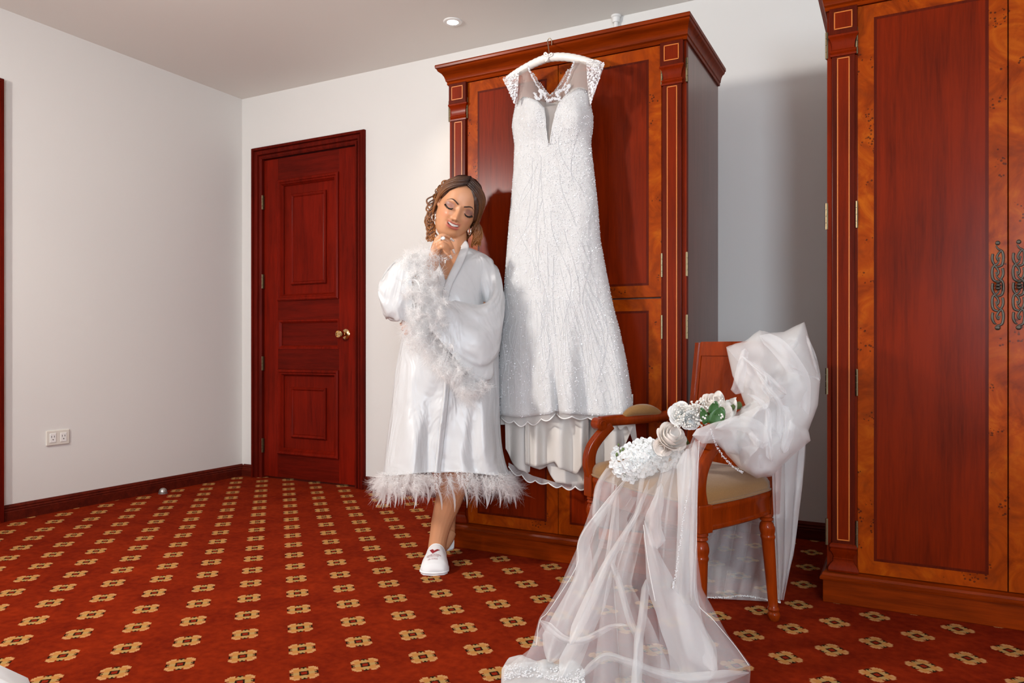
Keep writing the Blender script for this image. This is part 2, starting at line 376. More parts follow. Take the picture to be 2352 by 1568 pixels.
def wardrobe(name, label, x0, x1, tiers, handles, Yf=2.77, cx0=None, cx1=None):
    xc = (x0+x1)/2; w = thing(name, label, 'wardrobe', (xc, Yf, 0)); hw = (x1-x0)/2; D = .555
    MB().box(-hw+.002, hw-.002, .022, D, .10, 2.04).build('carcass', M_side, w, bevel=.002)
    MB().box(-hw, -hw+.100, -.002, .024, .10, 2.04).box(hw-.100, hw, -.002, .024, .10, 2.04).build('face_stile', M_mah, w)
    MB().box(-hw-.012, hw+.012, -.030, D, 0, .080).build('plinth', M_mahx, w, bevel=.003)
    def ushape(prof, kx):
        m = MB(); m.grid([[(sx*(hw+o*kx), yy if yy is not None else -o, z) for o, z in prof] for sx, yy in ((-1, D), (-1, None), (1, None), (1, D))], cv=True)
        k = len(prof); m.f.append(tuple(range(k))); m.f.append(tuple(range(3*k, 4*k))[::-1]); return m
    ushape([(0, .079), (.040, .079), (.042, .086), (.034, .092), (.030, .092), (.026, .100), (.012, .105), (-.03, .106), (-.03, .079)], .5).build('plinth_moulding', M_mahx, w, autos=30)
    ushape([(-.03, 2.030), (.012, 2.030), (.016, 2.036), (.014, 2.042), (.022, 2.046), (.024, 2.053), (.030, 2.064), (.042, 2.074), (.060, 2.080), (.064, 2.084), (.066, 2.088), (.074, 2.090), (.076, 2.098), (.074, 2.104), (-.03, 2.104)], .42).build('cornice', M_mahx, w, autos=28)
    MB().box(-hw, hw, -.006, D, 2.102, 2.110).build('top_board', M_mahd, w)
    for s in (-1, 1):                                       # pilasters
        px = s*(hw-.052); pw = .036
        p = MB().box(px-pw, px+pw, -.014, -.001, .20, 1.875).build('pilaster', M_mahd, w, bevel=.002)
        ib = (px-.018, px+.018, .215, 1.86); e = .0016
        MB().box(ib[0], ib[1], -.0150, -.013, ib[2], ib[3]).build('inlay_field', M_mah, p)
        MB().box(ib[0]-e, ib[0]+e, -.0158, -.013, ib[2], ib[3]).box(ib[1]-e, ib[1]+e, -.0158, -.013, ib[2], ib[3]).box(ib[0]-e, ib[1]+e, -.0158, -.013, ib[2]-e, ib[2]+e).box(ib[0]-e, ib[1]+e, -.0158, -.013, ib[3]-e, ib[3]+e).build('inlay_line', M_inlay, p)
        cp = MB().box(px-.044, px+.044, -.024, -.001, 1.940, 2.030).build('capital', M_mahd, w, bevel=.002)
        ib = (px-.027, px+.027, 1.958, 2.014)
        MB().box(ib[0], ib[1], -.0250, -.02, ib[2], ib[3]).build('inlay_field', M_mah, cp)
        MB().box(ib[0]-e, ib[0]+e, -.0256, -.02, ib[2], ib[3]).box(ib[1]-e, ib[1]+e, -.0256, -.02, ib[2], ib[3]).box(ib[0]-e, ib[1]+e, -.0256, -.02, ib[2]-e, ib[2]+e).box(ib[0]-e, ib[1]+e, -.0256, -.02, ib[3]-e, ib[3]+e).build('inlay_line', M_inlay, cp)
        def block(prof):
            m = MB(); m.grid([[(px+q*(pw+o), yy if yy is not None else -.014-o, z) for o, z in prof] for q, yy in ((-1, 0), (-1, None), (1, None), (1, 0))], cv=True)
            k = len(prof); m.f.append(tuple(range(k))); m.f.append(tuple(range(3*k, 4*k))[::-1]); return m
        block([(-.01, 1.868), (.004, 1.868), (.005, 1.874), (.002, 1.878), (.005, 1.882), (.004, 1.888), (-.001, 1.892), (-.001, 1.900), (.001, 1.915), (.006, 1.928), (.011, 1.934), (.011, 1.940), (-.01, 1.940)]).build('necking', M_mah, w, autos=30)
        block([(-.01, .107), (.010, .107), (.012, .113), (.010, .121), (.004, .131), (-.004, .140), (-.004, .146), (-.002, .148), (-.006, .152), (-.002, .165), (.005, .176), (.006, .182), (.003, .184), (.007, .190), (.006, .197), (.001, .202), (-.01, .202)]).build('base_block', M_mah, w, autos=30)
    dx = [-hw+.0955, 0, hw-.0955]
    for i in (0, 1):
        for (z0, z1) in tiers:
            a, c = dx[i]+(.0015 if i else 0), dx[i+1]-(0 if i else .0015)
            d = MB().box(a, c, -.006, .014, z0, z1).build('door', M_burl, w, bevel=.0012)
            mg = .050; e = .009; pz0, pz1 = z0+.046, z1-.046
            MB().box(a+mg, c-mg, -.0068, -.004, pz0, pz1).build('crossband', M_mahd, d)
            MB().box(a+mg+e, c-mg-e, -.0074, -.004, pz0+e, pz1-e).build('panel', M_mah, d)
            hx = a-.002 if i == 0 else c+.002
            zs = [z0+.075, z1-.155] if len(tiers) == 2 else [z0+.085, z0+.60, z0+1.17, z1-.16]
            for z in zs:
                hg = MB()
                for k in range(4): hg.lathe([(.0042, z+k*.023), (.0042, z+k*.023+.0215)], 8, (hx, -.008, 0))
                hg.box(hx-.004, hx+.004, -.007, -.004, z, z+.09).build('hinge', M_brass, d, autos=40)
            if handles:
                scroll_handle((c-.026 if i == 0 else a+.026), .926, 1.206, d)
    for s in (-1, 1):
        zs = [t_[0]+.075 for t_ in tiers]+[t_[1]-.155 for t_ in tiers] if len(tiers) == 2 else [.19, .71, 1.28, 1.87]
        for z in zs:
            hg = MB()
            for k in range(4): hg.lathe([(.0042, z+k*.023), (.0042, z+k*.023+.0215)], 8, (s*(hw+.002), -.002, 0))
            hg.box(s*hw-.003, s*hw+.003, -.004, .012, z, z+.09).build('side_hinge', M_brass, w, autos=40)
    return w
wardrobe('wardrobe', 'mahogany and burl wardrobe with split doors behind the hanging wedding gown', -1.766, -.7115, [(.108, 1.060), (1.066, 2.028)], False)
wardrobe('wardrobe', 'wardrobe at right edge with tall undivided doors and pewter scroll handles', -.2225, .8225, [(.108, 2.028)], True)
# ---------------------------------------------------------------- small fittings
po = thing('power_outlet', 'cream double socket plate low on the left wall', 'outlet', (XL, 2.36, .393), R_(90))
MB().box(-.062, .062, -.008, 0, -.040, .040).build('cover_plate', M_plastic, po, bevel=.004)
for s in (-1, 1):
    so = MB().box(s*.028-.016, s*.028+.016, -.0105, -.006, -.024, .024).build('socket', M_white, po, bevel=.001)
    MB().box(s*.028-.009, s*.028-.0065, -.0108, -.009, .002, .012).box(s*.028+.0055, s*.028+.008, -.0108, -.009, .002, .012).lathe([(.003, -.0108), (.003, -.009)], 10, (s*.028, 0, -.009), 'y').build('slot', M_slot, so)
dl = thing('ceiling_downlight', 'lit round recessed downlight in the ceiling above the woman', 'downlight', (-2.062, 3.26, HC))
MB().lathe([(.030, -.001), (.030, -.006), (.046, -.006), (.049, -.003), (.049, .0)], 32).build('trim_ring', M_white, dl, autos=40)
t = NT('lamp_glow'); t.set(color=(1, 1, 1), em=30.0, emc=(1, .96, .88)); 
MB().lathe([(.001, -.004), (.030, -.004), (.030, -.001), (.001, -.001)], 24).build('lamp_lens', t.m, dl)
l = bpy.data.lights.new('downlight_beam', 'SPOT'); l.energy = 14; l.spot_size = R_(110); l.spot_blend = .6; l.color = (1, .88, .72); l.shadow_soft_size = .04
lo = bpy.data.objects.new('downlight_beam', l); COL.objects.link(lo); lo.location = (-2.062, 3.26, HC-.02)
for x, y in ((-3.1, 1.4), (-1.2, .2), (.6, 1.2), (-3.1, -.8), (.9, -1.0)):  # further downlights added out of view, beams only, without fixtures
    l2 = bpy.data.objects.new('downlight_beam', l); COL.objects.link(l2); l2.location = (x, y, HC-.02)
ds = thing('door_stop', 'small grey dome door stop on carpet by left skirting', 'door stop', (-3.90, 2.935, 0))
MB().lathe([(.001, .034), (.010, .032), (.018, .026), (.023, .014), (.024, .0)], 20).build('dome', M_chrome, ds, smooth=True)
MB().lathe([(.026, 0), (.026, .004), (.001, .004)], 20).build('base_ring', M_chrome, ds)
pp = thing('conduit_pipe', 'thin white pipe running up the wall above the middle wardrobe', 'pipe', (-1.286, YB-.018, 0))
MB().tube([(0, 0, 2.0), (0, 0, HC)], .011, 12).build('pipe', M_white, pp, autos=40)
MB().lathe([(.018, HC-.035), (.020, HC-.030), (.020, HC-.012), (.026, HC-.008), (.026, HC)], 14).build('collar', M_white, pp, autos=40)
# ---------------------------------------------------------------- armchair
M_chair = wood('chair_wood', (.075, .007, .0008), (.27, .033, .002), 'z', rough=.25, coat=1.4, coatr=-.04, blotch=.4)
t = NT('tan_velvet'); c = t.coord(); n1 = t.noise(t.mapping(c, (60, 60, 400)), 3, 3, .6)
t.set(color=t.mix(n1, (.20, .10, .033), (.34, .185, .068)), rough=.9, sheen=.25, spec=.1); t.bump(n1, .3, .002); M_velvet = t.m
CH0, CRZ = np.array([-.7405, 2.274, 0]), R_(-36.2)
def chw(x, y, z):            # chair frame -> world
    return np.array([CH0[0]+x*math.cos(CRZ)-y*math.sin(CRZ), CH0[1]+x*math.sin(CRZ)+y*math.cos(CRZ), z])
ch = thing('armchair', 'wooden armchair with tan velvet seat, veil draped over its back', 'armchair', tuple(CH0), CRZ)
def leg(x, y, dx, dy):
    prof = [(.021, .345), (.022, .336), (.017, .333), (.021, .329), (.021, .324), (.015, .320), (.0215, .312), (.0245, .300), (.0245, .290), (.021, .278), (.0225, .274), (.0235, .270), (.0225, .266), (.021, .262)]
    prof += [(.021-.006*k/6, .258-.212*k/6) for k in range(7)] + [(.017, .043), (.019, .038), (.017, .033), (.014, .030), (.018, .026), (.0195, .018), (.017, .008), (.012, 0)]
    m = MB(); n = 24; rs = []
    for r, h in prof:
        k = (.345-h)/.345; reed = .05 if .04 < h < .262 else 0
        rs.append([(x+dx*k+r*(1-reed*(j % 2))*math.cos(2*math.pi*j/n), y+dy*k+r*(1-reed*(j % 2))*math.sin(2*math.pi*j/n), h) for j in range(n)])
    m.rings(rs); m.build('leg', M_chair, ch, autos=45)
leg(-.285, .012, 0, 0); leg(.285, .012, 0, 0); leg(.185, .362, .006, .030); leg(-.185, .362, -.006, .030)
def outline(hw_f, hw_b, y0, y1, bow, n=12):
    p = []
    for k in range(n): u = k/(n-1); p.append((-hw_f+2*hw_f*u, y0-bow*math.sin(math.pi*u)))
    for k in range(1, n-1): u = k/(n-1); p.append((hw_f+(hw_b-hw_f)*u+.014*math.sin(math.pi*u), y0+(y1-y0)*u))
    for k in range(n): u = k/(n-1); p.append((hw_b-2*hw_b*u, y1+.012*math.sin(math.pi*u)))
    for k in range(1, n-1): u = k/(n-1); p.append((-(hw_b+(hw_f-hw_b)*u+.014*math.sin(math.pi*u)), y1+(y0-y1)*u))
    return p
def scaled(p, s, cy=.19): return [(x*s, cy+(y-cy)*s) for x, y in p]
ol = outline(.298, .200, 0.0, .378, .03)
m = MB(); m.rings([[(x, y, z) for x, y in scaled(ol, s)] for s, z in ((.90, .352), (.985, .345), (1.0, .349), (1.0, .356), (.985, .360), (.985, .395), (1.0, .402), (1.0, .412), (.985, .418), (.90, .418))])
m.build('seat_rail', M_chair, ch, autos=35)
for sx, sy, q in ((-.286, .012, .030), (.286, .012, .030)):
    MB().box(sx-.024, sx+.024, sy-.024, sy+.024, .345, .425).build('corner_block', M_chair, ch, bevel=.003)
m = MB(); rs = []
for s, z in ((.90, .41), (.985, .412), (.998, .420), (1.0, .436), (.985, .447), (.96, .455), (.90, .466), (.75, .480), (.5, .490), (.2, .494)): rs.append([(x, y, z) for x, y in scaled(ol, s*.985)])
m.rings(rs).build('seat_cushion', M_velvet, ch, smooth=True)
wl = scaled(ol, .992); m = MB(); m.tube([(x, y, .424) for x, y in wl+[wl[0]]], .004, 6, cap=False); m.build('seat_piping', M_velvet, ch, smooth=True)
for s in (-1, 1):
    q = cr([(s*.286, .008, .42), (s*.290, -.002, .465), (s*.288, .008, .515), (s*.280, .040, .560), (s*.276, .078, .594)], 18)
    m = MB(); rs = []
    for i, p in enumerate(q):
        u = i/17; a, b_ = .018-.003*u, .024-.006*u
        tq = q[min(i+1, 17)]-q[max(i-1, 0)]; ty = np.array([0, tq[1], tq[2]]); ty /= np.linalg.norm(ty); nn = np.array([0, ty[2], -ty[1]])
        row = []
        for k in range(16):
            an = 2*math.pi*k/16; cx_, sx_ = math.cos(an), math.sin(an); e = lambda v: math.copysign(abs(v)**.6, v)
            g = 1-.10*(abs(cx_) < .35)
            row.append((p[0]+a*e(cx_), p[1]+b_*e(sx_)*nn[1]*g, p[2]+b_*e(sx_)*nn[2]*g))
        rs.append(row)
    m.rings(rs).build('arm_post', M_chair, ch, autos=40)
    q = cr([(s*.280, .036, .606), (s*.281, .09, .610), (s*.272, .16, .612), (s*.252, .26, .618), (s*.222, .36, .632), (s*.205, .405, .655)], 24)
    m = MB(); m.tube(q, [.021-.003*i/23 for i in range(24)], 10, flat=.92, up=(0, 0, 1))
    am = m.build('arm', M_chair, ch, autos=50)
    m = MB(); m.lathe([(.001, -.024), (.016, -.024), (.022, -.021), (.022, .021), (.016, .024), (.001, .024)], 20, (s*.280, .034, .601), 'x').build('arm_scroll', M_chair, am, autos=35)
    m = MB()
    for sg in (-1, 1):
        sp = [(s*.280+sg*.0245, .034+.0165*(1-.10*k/2)*math.cos(k*.42), .601+.0165*(1-.075*k)*math.sin(k*.42)) for k in range(13)]
        m.tube(sp, .0022, 5)
    m.build('scroll_carving', M_chair, am, smooth=True)
    pc = cr([(s*.272, .128, .622), (s*.268, .165, .640), (s*.262, .205, .645), (s*.254, .245, .641), (s*.244, .285, .626)], 14)
    m = MB(); m.tube(pc, [.022*math.sqrt(max(.02, 1-(2*i/13-1)**4))*(.55+.45*math.sin(math.pi*i/13)) for i in range(14)], 14, flat=1.0, up=(0, 0, 1))
    m.build('arm_pad', M_velvet, ch, smooth=True)
    # back stile with reeding
    m = MB(); rs = []
    for i in range(10):
        u = i/9; z = .345+.545*u; yb = .375+.050*u**1.4; row = []
        for k, (ox, oy) in enumerate([(-.019, .016), (-.019, -.012), (-.014, -.017), (-.009, -.012), (-.005, -.017), (0, -.012), (.005, -.017), (.009, -.012), (.014, -.017), (.019, -.012), (.019, .016)]): row.append((s*.196+ox, yb+oy, z))
        rs.append(row)
    m.rings(rs).build('back_stile', M_chair, ch, autos=25)
def backpanel(z0, z1, y_off, th):
    m = MB(); f, bk = [], []
    for i in range(8):
        z = z0+(z1-z0)*i/7; r1, r2 = [], []
        for j in range(13):
            x = -.182+.364*j/12; u = (z-.345)/.545; yb = .375+.050*u**1.4+.030*(1-(x/.182)**2)+y_off
            r1.append((x, yb-th, z)); r2.append((x, yb+th, z))
        f.append(r1+r2[::-1])
    return m.rings(f)
backpanel(.495, .846, 0, .009).build('back_panel', M_chair, ch, autos=40)
backpanel(.842, .893, -.002, .012).build('top_rail', M_chair, ch, autos=40)
backpanel(.455, .500, -.001, .011).build('lower_rail', M_chair, ch, autos=40)

# ---------------------------------------------------------------- bed corner beside the camera
t = NT('white_linen'); c = t.coord(); t.set(color=(.80, .82, .84), rough=.8); t.bump(t.noise(c, 9, 3, .6), .4, .02); M_linen = t.m
bd = thing('bed', 'white bed linen corner at the lower left edge', 'bed', (-1.505, -.596, 0))
bx, by = .85, 1.085
MB().box(-bx+.03, bx-.03, -by+.03, by-.03, 0.06, .30).build('bed_base', M_mahd, bd, bevel=.01)
for sx in (-1, 1):
    for sy in (-1, 1): MB().lathe([(.03, 0), (.03, .07)], 12, (sx*(bx-.12), sy*(by-.12), 0)).build('leg', M_mahd, bd)
rs = []
for s, z in ((-.06, .14), (-.005, .15), (0, .20), (0, .47), (-.012, .515), (-.045, .545), (-.10, .553), (-.5, .556)):
    row = []; n = 96
    for k in range(n):
        a = 2*math.pi*(k+.5)/n; cx_, sx_ = math.cos(a), math.sin(a); e = lambda v: math.copysign(abs(v)**.22, v)
        wv = .010*math.sin(9*a)+.006*math.sin(23*a)
        row.append(((bx+s+wv)*e(cx_), (by+s+wv)*e(sx_), z+(.006*math.sin(7*a) if z > .3 else .012*math.sin(11*a))))
    rs.append(row)
MB().rings(rs).build('duvet', M_linen, bd, smooth=True)

# ---------------------------------------------------------------- wedding gown on its hanger
def fabric(name, col, rough=.5, sheen=.2, bscale=400, bst=.2, spec=.4, tl=0.0):
    t = NT(name); c = t.coord(); n1 = t.noise(c, bscale, 2, .6)
    t.set(color=col, rough=rough, sheen=sheen, spec=spec); t.bump(n1, bst, .002)
    return t.m
t = NT('beaded_lace'); c = t.coord(); n1 = t.noise(c, 520, 2, .7); n2 = t.noise(t.mapping(c, (1, 1, .45)), 26, 4, .65, 1.8)
vn = t.new('ShaderNodeTexNoise'); t.link(c, vn.inputs['Vector']); vn.inputs['Scale'].default_value = 7; wv = t.new('ShaderNodeTexWave'); t.link(t.vmath('ADD', t.mapping(c, (1, 1, .22)), t.vmath('SCALE', vn.outputs[1])), wv.inputs[0]); wv.inputs['Scale'].default_value = 13; wv.inputs['Distortion'].default_value = 3; wv.inputs['Detail'].default_value = 3
t.set(color=t.mix(t.math('MULTIPLY', t.ramp(n2, [(.42, (0, 0, 0)), (.62, (1, 1, 1))]), t.math('MULTIPLY_ADD', wv.outputs[1], .5, .35)), (.70, .70, .695), (.615, .61, .60)), rough=.42, spec=.6, sheen=.3); t.bump(n1, .6, .004); M_lace = t.m
M_sat = fabric('ivory_lining', (.62, .58, .54), .45, .1, 900, .1)
M_bead = plain('bead_pearl', (.80, .80, .81), .12, spec=1.0, coat=.6)
M_sequin = plain('sequin', (.92, .92, .95), .12, spec=1.0, coat=1.0, coatr=.05)
M_cord = plain('white_cord', (.85, .84, .82), .5)
M_wire = plain('hanger_wire', (.55, .45, .32), .3, metal=1)
def sheer(name, col, op, rough=.6):
    m = bpy.data.materials.new(name); m.use_nodes = True; nt = m.node_tree; nt.nodes.clear()
    out = nt.nodes.new('ShaderNodeOutputMaterial'); mix = nt.nodes.new('ShaderNodeMixShader'); tr = nt.nodes.new('ShaderNodeBsdfTransparent')
    mx2 = nt.nodes.new('ShaderNodeMixShader'); df = nt.nodes.new('ShaderNodeBsdfDiffuse'); tl = nt.nodes.new('ShaderNodeBsdfTranslucent')
    df.inputs[0].default_value = (*col, 1); tl.inputs[0].default_value = (*col, 1); mx2.inputs[0].default_value = .22; mix.inputs[0].default_value = op
    L = nt.links.new; L(df.outputs[0], mx2.inputs[1]); L(tl.outputs[0], mx2.inputs[2]); L(tr.outputs[0], mix.inputs[1]); L(mx2.outputs[0], mix.inputs[2]); L(mix.outputs[0], out.inputs[0])
    return m
M_illus = sheer('illusion_mesh', (.62, .55, .50), .42); M_illus2 = sheer('illusion_mesh_edge', (.86, .84, .82), .45)
gw = thing('wedding_gown', 'white beaded mermaid wedding gown hanging on the middle wardrobe', 'gown', tuple(at(1290, 1100, 2.62)*np.array([1, 1, 0])+np.array([0, 0, .30])))
ROWS = [(195, 1188, 1352, .045), (243, 1184, 1357, .055), (267, 1179, 1362, .062), (290, 1176, 1362, .062), (331, 1182, 1357, .055), (391, 1180, 1364, .060), (472, 1173, 1373, .070), (552, 1166, 1379, .080), (632, 1160, 1394, .085), (697, 1156, 1407, .09), (760, 1150, 1424, .095), (829, 1146, 1439, .10), (900, 1147, 1450, .105), (975, 1150, 1459, .11)]
RY = np.array([r[0] for r in ROWS], float)
def grow(y):
    return [float(np.interp(y, RY, [r[k] for r in ROWS])) for k in (1, 2, 3)]
def gY(y): return 2.655+.010*sst(200, 900, y)
def gfront(u, y, off=0.0):
    xl, xr, tk = grow(y); x = xl+(xr-xl)*u; a = max(0.0, 1-(2*u-1)**2)**.5
    bust = 0
    if y < 420: bust = .028*(math.exp(-((u-.24)/.15)**2)+math.exp(-((u-.78)/.15)**2))*math.exp(-((y-262)/40)**2)
    k = sst(640, 960, y)
    fold = k*(.020*math.cos((u-.43)*2*math.pi*1.7)*1 - .034*math.exp(-((u-.43)/.030)**2)*sst(780, 960, y) + .010*math.sin(u*31+y*.004))
    fold += .0035*math.sin(u*17+y*.013)*sst(330, 600, y)
    return at(x, y, gY(y)-tk*a-bust-fold*a+off)
def gtop(u):
    P = [(0, 245), (.05, 228), (.10, 222), (.18, 224), (.30, 233), (.385, 248), (.41, 270), (.445, 333), (.455, 333), (.52, 262), (.57, 238), (.65, 222), (.75, 206), (.84, 200), (.93, 201), (1.0, 214)]
    return float(np.interp(u, [p[0] for p in P], [p[1] for p in P]))
def ghem(u):
    return 950+8*math.exp(-((u-.15)/.15)**2)-6*math.exp(-((u-.42)/.03)**2)+9*sst(.42, 1, u)
us = sorted(set([round(k/130, 4) for k in range(131)]+[.385+.0045*k for k in range(42)])); nv = 90
pts = [[gfront(u, gtop(u)+(ghem(u)-gtop(u))*(j/(nv-1))) for j in range(nv)] for u in us]
MB().grid(pts).build('front', M_lace, gw, smooth=True, w=True, solid=.003)
# back of the gown with its train
def gback(u, y):
    xl, xr, tk = grow(y); x = xl+(xr-xl)*u; a = max(0.0, 1-(2*u-1)**2)**.5
    return at(x, y, gY(y)+tk*.55*a)
def btop(u): return float(np.interp(u, [0, .15, .45, .5, .85, 1], [246, 225, 236, 236, 205, 214]))
pts = [[gback(k/40, btop(k/40)+(975-btop(k/40))*j/40) for j in range(41)] for k in range(41)]
MB().grid(pts).build('back', M_sat, gw, smooth=True, w=True)
LB = [(0, 1030), (.05, 1055), (.11, 1078), (.17, 1086), (.20, 1084), (.205, 1070), (.27, 1078), (.33, 1070), (.40, 1108), (.50, 1112), (.60, 1112), (.72, 1110), (.80, 1104), (.90, 1060), (.96, 1010), (1, 975)]
def lbot(u): return float(np.interp(u, [p[0] for p in LB], [p[1] for p in LB]))
pts = []
for k in range(161):
    u = k/160; row = []
    for j in range(40):
        y = 905+(lbot(u)-905)*j/39; x = 1153+(1460-1153)*(.02+.96*u); v = sst(905, 1080, y)
        fd = (.026*math.sin(u*27+1.6*math.sin(u*8))+.014*nz(u*14, y*.004))*(.35+.65*v)
        row.append(at(x+3*math.sin(u*44+1.2)*v, y, 2.665+fd*.8))
    pts.append(row)
MB().grid(pts).build('underskirt', M_sat, gw, smooth=True, w=True, solid=.002)
M_tier = fabric('ivory_lining_tier', (.64, .60, .555), .45, .1, 900, .1)
pts = []
for k in range(61):
    u = k/60; row = []
    for j in range(24):
        bt = 1065+6*math.sin(u*9)+18*sst(.45, .55, u)*(1-sst(.8, .9, u)); y = 930+(bt-930)*j/23; x = 1207+(1352-1207)*u
        row.append(at(x, y, 2.620+.022*math.sin(u*21+1.5*math.sin(u*6))*sst(930, 1010, y)))
    pts.append(row)
MB().grid(pts).build('underskirt_tier', M_tier, gw, smooth=True, w=True, solid=.002)
# scalloped hems
def scallop(px0, px1, n, ytop, ydrop, Yf, nm, yfun=None):
    pts, edge = [], []
    N = n*12
    for k in range(N+1):
        u = k/N; x = px0+(px1-px0)*u; y0 = ytop(u); y1 = y0+ydrop(u)*(.55+.45*abs(math.sin(math.pi*u*n))); Y = Yf(u)
        pts.append([at(x, y0+(y1-y0)*j/3, Y) for j in range(4)]); edge.append(pts[-1][-1])
    s = MB().grid(pts).build(nm, M_illus2, gw, smooth=True, w=True)
    MB().tube(edge, .0026, 5).build('scallop_cord', M_cord, s, smooth=True, w=True)
scallop(1149, 1275, 4, lambda u: ghem(.41*u)-2, lambda u: 12+12*math.sin(math.pi*u), lambda u: float(gfront(.41*u, ghem(.41*u))[1])+.004, 'hem_scallop')
scallop(1278, 1458, 5, lambda u: ghem(.43+.57*u)-2, lambda u: 13, lambda u: float(gfront(.43+.57*u, ghem(.43+.57*u))[1])+.004, 'hem_scallop')
scallop(1168, 1352, 6, lambda u: float(np.interp(u, [0, .3, .6, 1], [1062, 1092, 1108, 1104])), lambda u: 16+5*math.sin(u*9), lambda u: 2.668+.012*math.sin(u*20), 'train_scallop')
pts = [[at(1405+52*u+8*v, 955+ (55*u+12*math.sin(u*9))*v+8*v, 2.60+.03*u) for v in (0, .33, .66, 1)] for u in [k/20 for k in range(21)]]
MB().grid(pts).build('train_corner', M_illus2, gw, smooth=True, w=True)
# sheer yoke and cap sleeves
def patch(name, a, b_, Ya, Yb, mat, n=24, m=10, bul=.0):
    A, B = cr(a, n), cr(b_, n); pts = []
    for i in range(n):
        pts.append([at(*(A[i]*(1-v)+B[i]*v), Ya+(Yb-Ya)*v-bul*math.sin(math.pi*v)) for v in [k/(m-1) for k in range(m)]])
    return MB().grid(pts).build(name, mat, gw, smooth=True, w=True)
patch('sheer_yoke', [(1191, 164), (1213, 153), (1222, 175), (1238, 205), (1256, 232)], [(1186, 243), (1200, 223), (1216, 226), (1236, 238), (1252, 248)], 2.640, 2.600, M_illus)
patch('sheer_yoke', [(1348, 138), (1318, 142), (1306, 175), (1290, 205), (1270, 232)], [(1350, 208), (1331, 202), (1316, 209), (1296, 226), (1282, 240)], 2.640, 2.600, M_illus)
patch('sheer_placket', [(1250, 246), (1254, 285), (1261, 331)], [(1284, 240), (1275, 280), (1263, 331)], 2.600, 2.598, M_illus)
patch('sheer_back', [(1198, 168), (1225, 170), (1262, 217), (1305, 160), (1345, 142)], [(1190, 240), (1230, 236), (1265, 240), (1305, 225), (1350, 212)], 2.668, 2.690, M_illus)
t = NT('lace_sleeve'); c = t.coord(); n1 = t.noise(c, 140, 2, .7)
t.set(color=(.85, .85, .85), rough=.4, spec=.6, alpha=t.math('ADD', t.math('MULTIPLY', t.math('GREATER_THAN', n1, .50), .65), .28)); t.bump(n1, .5, .004); M_lacecap = t.m
sl = patch('cap_sleeve', [(1154, 181), (1164, 176), (1178, 168), (1192, 162)], [(1180, 232), (1183, 240), (1185, 243), (1188, 238)], 2.630, 2.625, M_lacecap, bul=.03)
sr = patch('cap_sleeve', [(1389, 147), (1376, 139), (1362, 136), (1346, 138)], [(1358, 236), (1357, 240), (1354, 235), (1350, 208)], 2.630, 2.625, M_lacecap, bul=.03)
# beads and sequins
bd_ = MB(); sq = MB()
OCT = [(1,0,0),(-1,0,0),(0,1,0),(0,-1,0),(0,0,1),(0,0,-1)]; OF = [(0,2,4),(2,1,4),(1,3,4),(3,0,4),(2,0,5),(1,2,5),(3,1,5),(0,3,5)]
def bead(p, r): bd_.add([(p[0]+r*q[0], p[1]+r*q[1], p[2]+r*q[2]) for q in OCT], OF)
def sequin(p, r):
    n = Vector((rng.uniform(-.7, .9), -1, rng.uniform(-.7, .9))).normalized(); a = n.orthogonal().normalized(); b_ = n.cross(a); c0 = Vector(p)+n*.002
    sq.add([tuple(c0+r*(math.cos(k*1.0472)*a+math.sin(k*1.0472)*b_)) for k in range(6)], [(0,1,2,3,4,5)])
for k in range(5200):
    u = rng.random(); y = gtop(u)+(ghem(u)-gtop(u))*rng.random(); bead(gfront(u, y, -.0025), rng.uniform(.0008, .0017))
for c_ in range(38):                                         # bead vines sweeping down the skirt
    u0 = rng.uniform(.05, .95); y0 = rng.uniform(300, 760); L = rng.uniform(90, 230); am = rng.uniform(-.18, .18); ph = rng.uniform(0, 3)
    for k in range(int(L/2.2)):
        s = k*2.2/L; u = u0+am*math.sin(math.pi*s+ph)*.8+(u0-.45)*.25*s; y = y0+L*s
        if 0.02 < u < .98 and gtop(u) < y < ghem(u): bead(gfront(u, y, -.003), .0017)
for c_ in range(26):
    u0 = (c_+.5)/26
    for k in range(95):
        s = k/95; y = 690+250*s; u = .45+(u0-.45)*(.75+.25*s)+.02*math.sin(s*6+c_)
        if y < ghem(u): bead(gfront(u, y, -.003), .0016)
for k in range(3000):
    u = rng.random(); y = gtop(u)+(ghem(u)-gtop(u))*rng.random()**.9; sequin(gfront(u, y, -.003), rng.uniform(.0010, .0023))
for k in range(420):                                         # scalloped outline of beads at both sides
    y = 235+720*k/420
    for u in (.003, .997): bead(gfront(u, y, -.004)+npr.uniform(-.002, .002, 3), .0021)
def beadline(pp, Y, n, r=.0028, jit=2.0, rows=2):
    for q in cr(pp, n):
        for _ in range(rows): bead(at(q[0]+rng.uniform(-jit, jit), q[1]+rng.uniform(-jit, jit), Y), r*rng.uniform(.7, 1.1))
beadline([(1213, 152), (1222, 175), (1238, 202), (1250, 220)], 2.618, 60); beadline([(1318, 142), (1308, 172), (1296, 198), (1280, 218)], 2.618, 60)
beadline([(1228, 214), (1234, 226), (1243, 222), (1240, 208), (1250, 215), (1258, 232), (1270, 226), (1286, 228), (1278, 214), (1296, 205), (1308, 196), (1300, 214)], 2.600, 160, .0032, 3.0, 3)
beadline([(1224, 168), (1246, 200), (1264, 218), (1286, 195), (1306, 160)], 2.672, 60)
beadline([(1250, 246), (1254, 285), (1261, 331), (1275, 280), (1284, 240)], 2.594, 90, .002, .6, 1)
